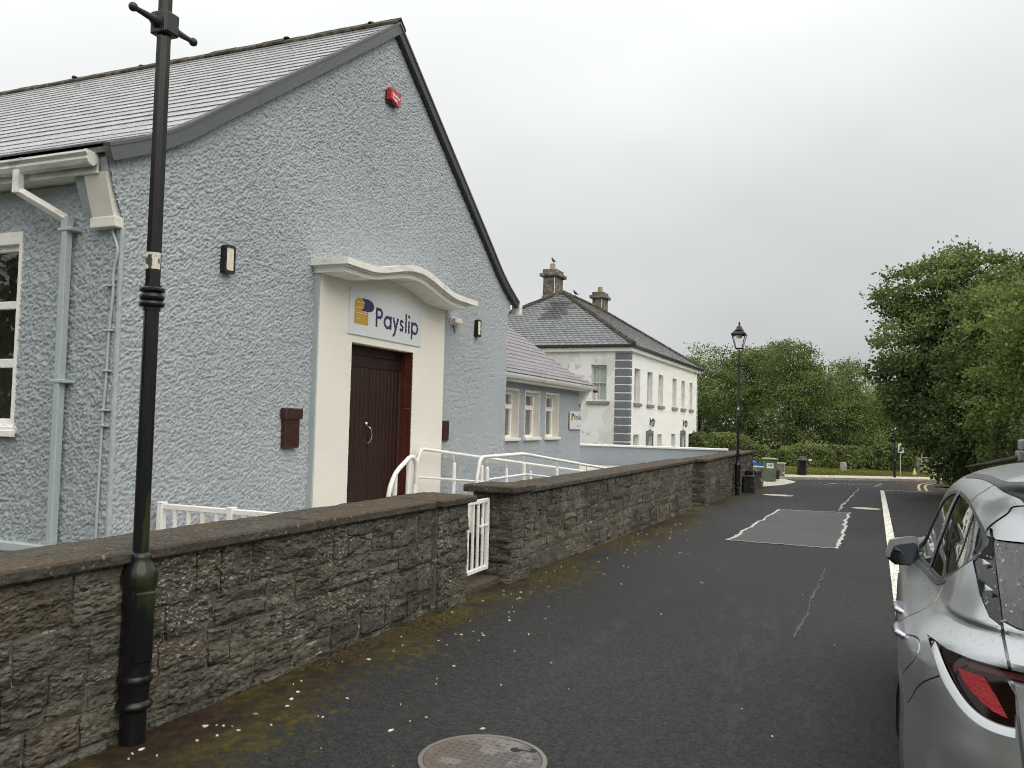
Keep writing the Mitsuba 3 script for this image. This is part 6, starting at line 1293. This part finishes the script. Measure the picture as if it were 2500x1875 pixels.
bar = sg.Polygon([(-.735, .985), (0, .992), (0, .972), (-.60, .968), (-.70, .966)]); fang = sg.Polygon([(-.742, .955), (-.70, .950), (-.665, .952), (-.632, .90), (-.603, .846), (-.640, .852), (-.675, .874), (-.712, .905)])
for p_ in (shapely.union_all([bar, sym(bar)]), fang, sym(fang)): cadd('red_lens', prism(p_, 'y', -.5, .62) ^ (car_body(.0165) - car_body(.022)), M_LAMPRED if p_.area < .01 else M_LAMPBAR, lh, smooth=24)
# ledge of body paint sloping in from the bumper to the lamp
def surf_y(x, z):
    ys = np.linspace(float(_CR(z)), 1.2, 1200); return float(np.interp(abs(x), car_half_width(ys, z), ys))
for sd in (-1, 1):
    E0, E1, E2 = [], [], []
    for k, (x, z) in enumerate(lamp_low):
        xo, zo = x - .021 * (1 - abs(k / 29 - .35)), z - .025; yo = surf_y(xo, zo); yi = surf_y(x, z)
        E0.append((sd * -xo, yo + .001, zo - .002)); E1.append((sd * -x, yi + .012, z - .002)); E2.append((sd * -x, yi + .03, z))
    cadd('lamp_ledge', grid_mesh(np.array([E0, E1, E2])), M_SILVER, smooth=True)
# roof moulding
lo = [(-.622, 1.66), (-.618, 1.557), (-.594, 1.303), (-.579, 1.053), (-.565, .844), (-.525, .72), (-.499, .669)]; up = [(-.588, 1.75), (-.576, 1.461), (-.555, 1.181), (-.543, .90), (-.513, .76), (-.485, .71)]
mould = sg.Polygon(curve(lo, 30) + curve(up, 30)[::-1]).buffer(0)
caddlr('roof_moulding', (car_body(-.003) - car_body(.01)) ^ (prism(mould, 'z', 1.44, 2) + prism(sym(mould), 'z', 1.44, 2)), M_TRIM, smooth=24)
# door handles, fuel flap badge, mirrors, cladding, wheels
for y, z in ((1.62, .945), (.80 + .17, .962)) if False else ((1.24, .962), (.80, .955)):
    x = -float(car_half_width(np.array([y]), z)[0])
    cadd('door_handle', Manifold.batch_hull([Manifold.sphere(r_, 16).translate([x + a, y + b, z + c]) for a, b, c, r_ in ((.0, .10, .0, .012), (-.022, .07, .004, .015), (-.026, 0, .006, .016), (-.022, -.07, .004, .015), (.0, -.10, .0, .012), (-.012, .0, -.010, .012))]), M_CHROME, smooth=40)
    cadd('handle_recess', Manifold.batch_hull([Manifold.sphere(.012, 12).translate([x + .004, y + b, z - .022]) for b in (-.06, .06)]), M_GLOSSBLACK, smooth=40)
x, y, z = -.868, .575, .945
cadd('badge', [bbox(-.002, .002, -.045, .045, -.022, -.017, .001), bbox(-.002, .002, -.045, .045, .017, .022, .001)] and [move(q, (x, y, z)) for q in (bbox(-.003, .003, -.05, -.044, -.024, .024, .001), bbox(-.003, .003, -.03, -.024, -.018, .018, .001), bbox(-.003, .003, -.03, .0, -.003, .003, .001), bbox(-.003, .003, -.004, .002, -.018, .018, .001), bbox(-.003, .003, .014, .020, -.018, .018, .001), bbox(-.003, .003, .04, .046, -.024, .024, .001))], M_CHROME)
for sd in (-1, 1):
    mh = Manifold.batch_hull([Manifold.sphere(r_, 20).translate([sd * a, b, c]) for a, b, c, r_ in ((.945, 2.30, 1.128, .026), (.955, 2.30, 1.06, .034), (.845, 2.29, 1.145, .030), (.835, 2.29, 1.03, .026), (.93, 2.29, 1.03, .026), (.93, 2.40, 1.10, .04), (.87, 2.41, 1.08, .04))])
    top = prism(sg.Polygon([(-2, 1.2), (-.80, 1.2), (-.80, 1.10), (-.915, 1.085), (-.935, 1.045), (-2, 1.03)] if sd < 0 else [(2, 1.2), (.80, 1.2), (.80, 1.10), (.915, 1.085), (.935, 1.045), (2, 1.03)]).union(sg.box(-2, 1.135, 2, 2)), 'y', 0, 4)
    back = prism(sg.box(0, 0, 2.285, 2), 'x', -2, 2)
    mk = cadd('door_mirror', (mh ^ top) - back, M_SILVER, smooth=35)
    cadd('mirror_base', [(mh - top) - back, Manifold.batch_hull([Manifold.sphere(.022, 12).translate(q) for q in ((sd * .86, 2.33, 1.05), (sd * .79, 2.40, 1.055), (sd * .80, 2.34, 1.05))])], M_GLOSSBLACK, mk, smooth=35)
    cadd('mirror_glass', [(mh.scale([.86, 1, .74]).translate([sd * .116, 0, .268])) ^ prism(sg.box(2.2795, 0, 2.292, 2), 'x', -2, 2)], mat('mirror_glass', {'type': 'principled', 'base_color': rgb(.10, .11, .115), 'metallic': 1.0, 'roughness': .03}) if sd < 0 else 'mat_mirror_glass', mk)
for wy, rr in WH:
    rg = sg.Point(wy, .335).buffer(rr + .055, 48).difference(sg.Point(wy, .335).buffer(rr + .002, 48)).intersection(sg.box(-1, .2, 6, 2))
    caddlr('wheel_arch', (car_body(-.012) - car_body(.03)) ^ (prism(rg, 'x', -2, -.5) + prism(rg, 'x', .5, 2)), M_CLAD, smooth=30)
    for sd in (-1, 1):
        ty = [(.20, -.11), (.30, -.115), (.335, -.10), (.345, -.075), (.345, .075), (.335, .10), (.30, .115), (.20, .11)]
        v, f = rot(lathe(ty, 48), (0, 1, 0), 90); wk = cadd('wheel', (v + [sd * .785, wy, .335], f), M_RUBBER, smooth=40, label=None)
        sp = [rot(lathe([(.205, -.03), (.235, -.05), (.235, .05), (.205, .06)], 40), (0, 1, 0), 90)] + [rot(bbox(-.02, .02, -.016, .016, .03, .215, .006), (1, 0, 0), k * 36) for k in range(10)] + [rot(lathe([(0, .02), (.05, .018), (.06, -.02)], 20), (0, 1, 0), 90 * sd)]
        v, f = cat(sp); cadd('rim', (v + [sd * .865, wy, .335], f), M_GALV, wk)
sill = sg.Polygon([(1.36, .2), (3.2, .2), (3.2, .315), (1.36, .315)])
caddlr('sill_cladding', (car_body(-.008) - car_body(.02)) ^ (prism(sill, 'x', -2, -.5) + prism(sill, 'x', .5, 2)), M_CLAD, smooth=30)
cadd('bumper_cladding', ((car_body(-.006) - car_body(.02)) ^ prism(sg.box(-.2, .2, .52, .50), 'x', -2, 2)), M_CLAD, smooth=30)
# inside: seats, bench, dashboard, steering wheel
def seat(x, y, w): return [Manifold.batch_hull([Manifold.sphere(.06, 14).translate(q) for q in ((x - w, y, .62), (x + w, y, .62), (x - w * .9, y - .22, 1.12), (x + w * .9, y - .22, 1.12))]), Manifold.batch_hull([Manifold.sphere(.05, 14).translate(q) for q in ((x - .09, y - .24, 1.24), (x + .09, y - .24, 1.24), (x - .08, y - .25, 1.33), (x + .08, y - .25, 1.33))]), Manifold.batch_hull([Manifold.sphere(.07, 14).translate(q) for q in ((x - w, y + .02, .62), (x + w, y + .02, .62), (x - w, y + .48, .66), (x + w, y + .48, .66))])]
M_SEAT = mat('seat_cloth', pr((.025, .026, .028), .9))
for x in (-.37, .37): cadd('seat', seat(x, 2.0, .2), M_SEAT, smooth=40)
cadd('rear_bench', seat(-.38, 1.05, .2) + seat(.38, 1.05, .2) + [Manifold.batch_hull([Manifold.sphere(.06, 12).translate(q) for q in ((-.5, 1.05, .62), (.5, 1.05, .62), (-.5, .86, 1.08), (.5, .86, 1.08))])], M_SEAT, smooth=40)
cadd('dashboard', Manifold.batch_hull([Manifold.sphere(.06, 14).translate(q) for q in ((-.6, 2.85, .98), (.6, 2.85, .98), (-.6, 3.3, 1.02), (.6, 3.3, 1.02), (-.6, 2.9, .7), (.6, 2.9, .7))]), M_SEAT, smooth=40)
a = np.linspace(0, 2 * np.pi, 40); cadd('steering_wheel', tube(np.stack([.37 + .18 * np.cos(a), 2.66 + .07 * np.sin(a), 1.0 + .165 * np.sin(a)], 1), .015, 8, caps=False), M_GLOSSBLACK, smooth=True)
# rain beads standing on the upper faces at the rear
q = (C0 - cut).to_mesh() if False else None
r = np.random.default_rng(8); beads = []; ico = trimesh.creation.icosphere(1, 1.0); iv, if_ = np.array(ico.vertices), np.array(ico.faces)
for _ in range(900):
    z = r.choice([r.uniform(1.0, 1.12), r.uniform(1.0, 1.12), r.uniform(1.50, 1.60), r.uniform(1.10, 1.36)]); y = float(_CR(z)) + r.random() ** 1.6 * 1.5 + .01; x = -float(car_half_width(np.array([y]), z)[0]); s = r.uniform(.0016, .0042)
    p0 = np.array([x, y, z]); e = 1e-3; dxy = (float(car_half_width(np.array([y + e]), z)[0]) - float(car_half_width(np.array([y - e]), z)[0])) / (2 * e); dxz = (float(car_half_width(np.array([y]), z + e)[0]) - float(car_half_width(np.array([y]), z - e)[0])) / (2 * e)
    n_ = np.array([-1, -dxy, -dxz]); n_ /= np.linalg.norm(n_)
    if n_[2] < .15 or glass_side.contains(sg.Point(y, z)): continue
    d = iv * s; d = d - np.outer(d @ n_, n_) * .45; beads.append((d + p0, if_))
cadd('rain_beads', beads, mat('water_bead', {'type': 'dielectric', 'int_ior': 1.33}, False), kind='stuff', smooth=True)
# the blue car behind the bin, seen only in part
bc = thing('blue_car', 'small blue car parked behind the green bin in the gateway, partly hidden', 'car')
BC = T().translate([-5.3, 41.1, -.86]).rotate([0, 0, 1], -62)
prof = [(-2.0, .30), (-2.0, .75), (-1.85, .92), (-1.2, 1.36), (-.2, 1.44), (.35, 1.36), (1.0, .98), (1.75, .84), (2.0, .68), (2.05, .30)]
low_b = sg.Polygon([(-2.0, .25), (-2.0, .75), (-1.8, .92), (1.0, .96), (1.75, .84), (2.0, .68), (2.05, .25)]); cab = sg.Polygon([(-1.75, .90), (-1.2, 1.36), (-.2, 1.44), (.35, 1.36), (1.02, .95)])
bodyM = Manifold.extrude(CrossSection([np.array(sg.polygon.orient(low_b.buffer(-.06).buffer(.06)).exterior.coords)[:-1]]), 1.66).rotate([90, 0, 90]).translate([-.83, 0, 0])
def bl_(poly, w, x): poly = sg.polygon.orient(poly); return Manifold.extrude(CrossSection([np.array(poly.exterior.coords)[:-1]]), w).rotate([90, 0, 90]).translate([x, 0, 0])
lower = bodyM; roofM = Manifold.batch_hull([Manifold.sphere(.05, 12).translate(q) for q in ((-.72, -1.6, .92), (.72, -1.6, .92), (-.58, -1.1, 1.33), (.58, -1.1, 1.33), (-.58, .1, 1.37), (.58, .1, 1.37), (-.72, .92, .96), (.72, .92, .96))])
win_ = bl_(sg.Polygon([(-1.55, .98), (-1.12, 1.32), (.18, 1.33), (.80, 1.0)]), 3, -1.5) + Manifold.batch_hull([Manifold.cube([1.2, .02, .02]).translate([-.6, 1.1, .98]), Manifold.cube([1.1, .02, .02]).translate([-.55, .33, 1.34]), Manifold.cube([1.2, .02, .02]).translate([-.6, .7, .7])])
M_BLUE = mat('blue_paint', pr((0.02, 0.10, 0.36), 0.25, clearcoat=1.0)); M_PALEGLASS = mat('pale_reflecting_glass', pr((0.03, 0.035, 0.04), 0.05, specular=1.0))
add('body', [lower, roofM - win_], M_BLUE, bc, smooth=30, to_world=BC); add('windscreen', roofM ^ win_, M_PALEGLASS, bc, smooth=30, to_world=BC)
add('bumper', [Manifold.batch_hull([Manifold.sphere(.06, 10).translate(q) for q in ((-.78, 2.0, .24), (.78, 2.0, .24), (-.79, 2.02, .60), (.79, 2.02, .60), (-.8, 1.7, .3), (-.8, 1.7, .58), (.8, 1.7, .3), (.8, 1.7, .58))])], M_BLACKTRIM, bc, smooth=30, to_world=BC)
for sd in (-1, 1):
    add('headlight', Manifold.batch_hull([Manifold.sphere(.05, 10).translate(q) for q in ((sd * .72, 1.88, .74), (sd * .55, 1.97, .70), (sd * .74, 1.7, .80))]), M_DIFFUSER, bc, smooth=30, to_world=BC)
    for wy in (-1.25, 1.35): v, f = rot(lathe([(.18, -.09), (.29, -.09), (.30, .09), (0, .09)], 24), (0, 1, 0), 90); add('wheel', (v + [sd * .78, wy, .30], f), M_RUBBER, bc, to_world=BC)
add('number_plate', bbox(-.26, .26, 2.075, 2.09, .40, .51, .003), M_PRINTWHITE, bc, to_world=BC)
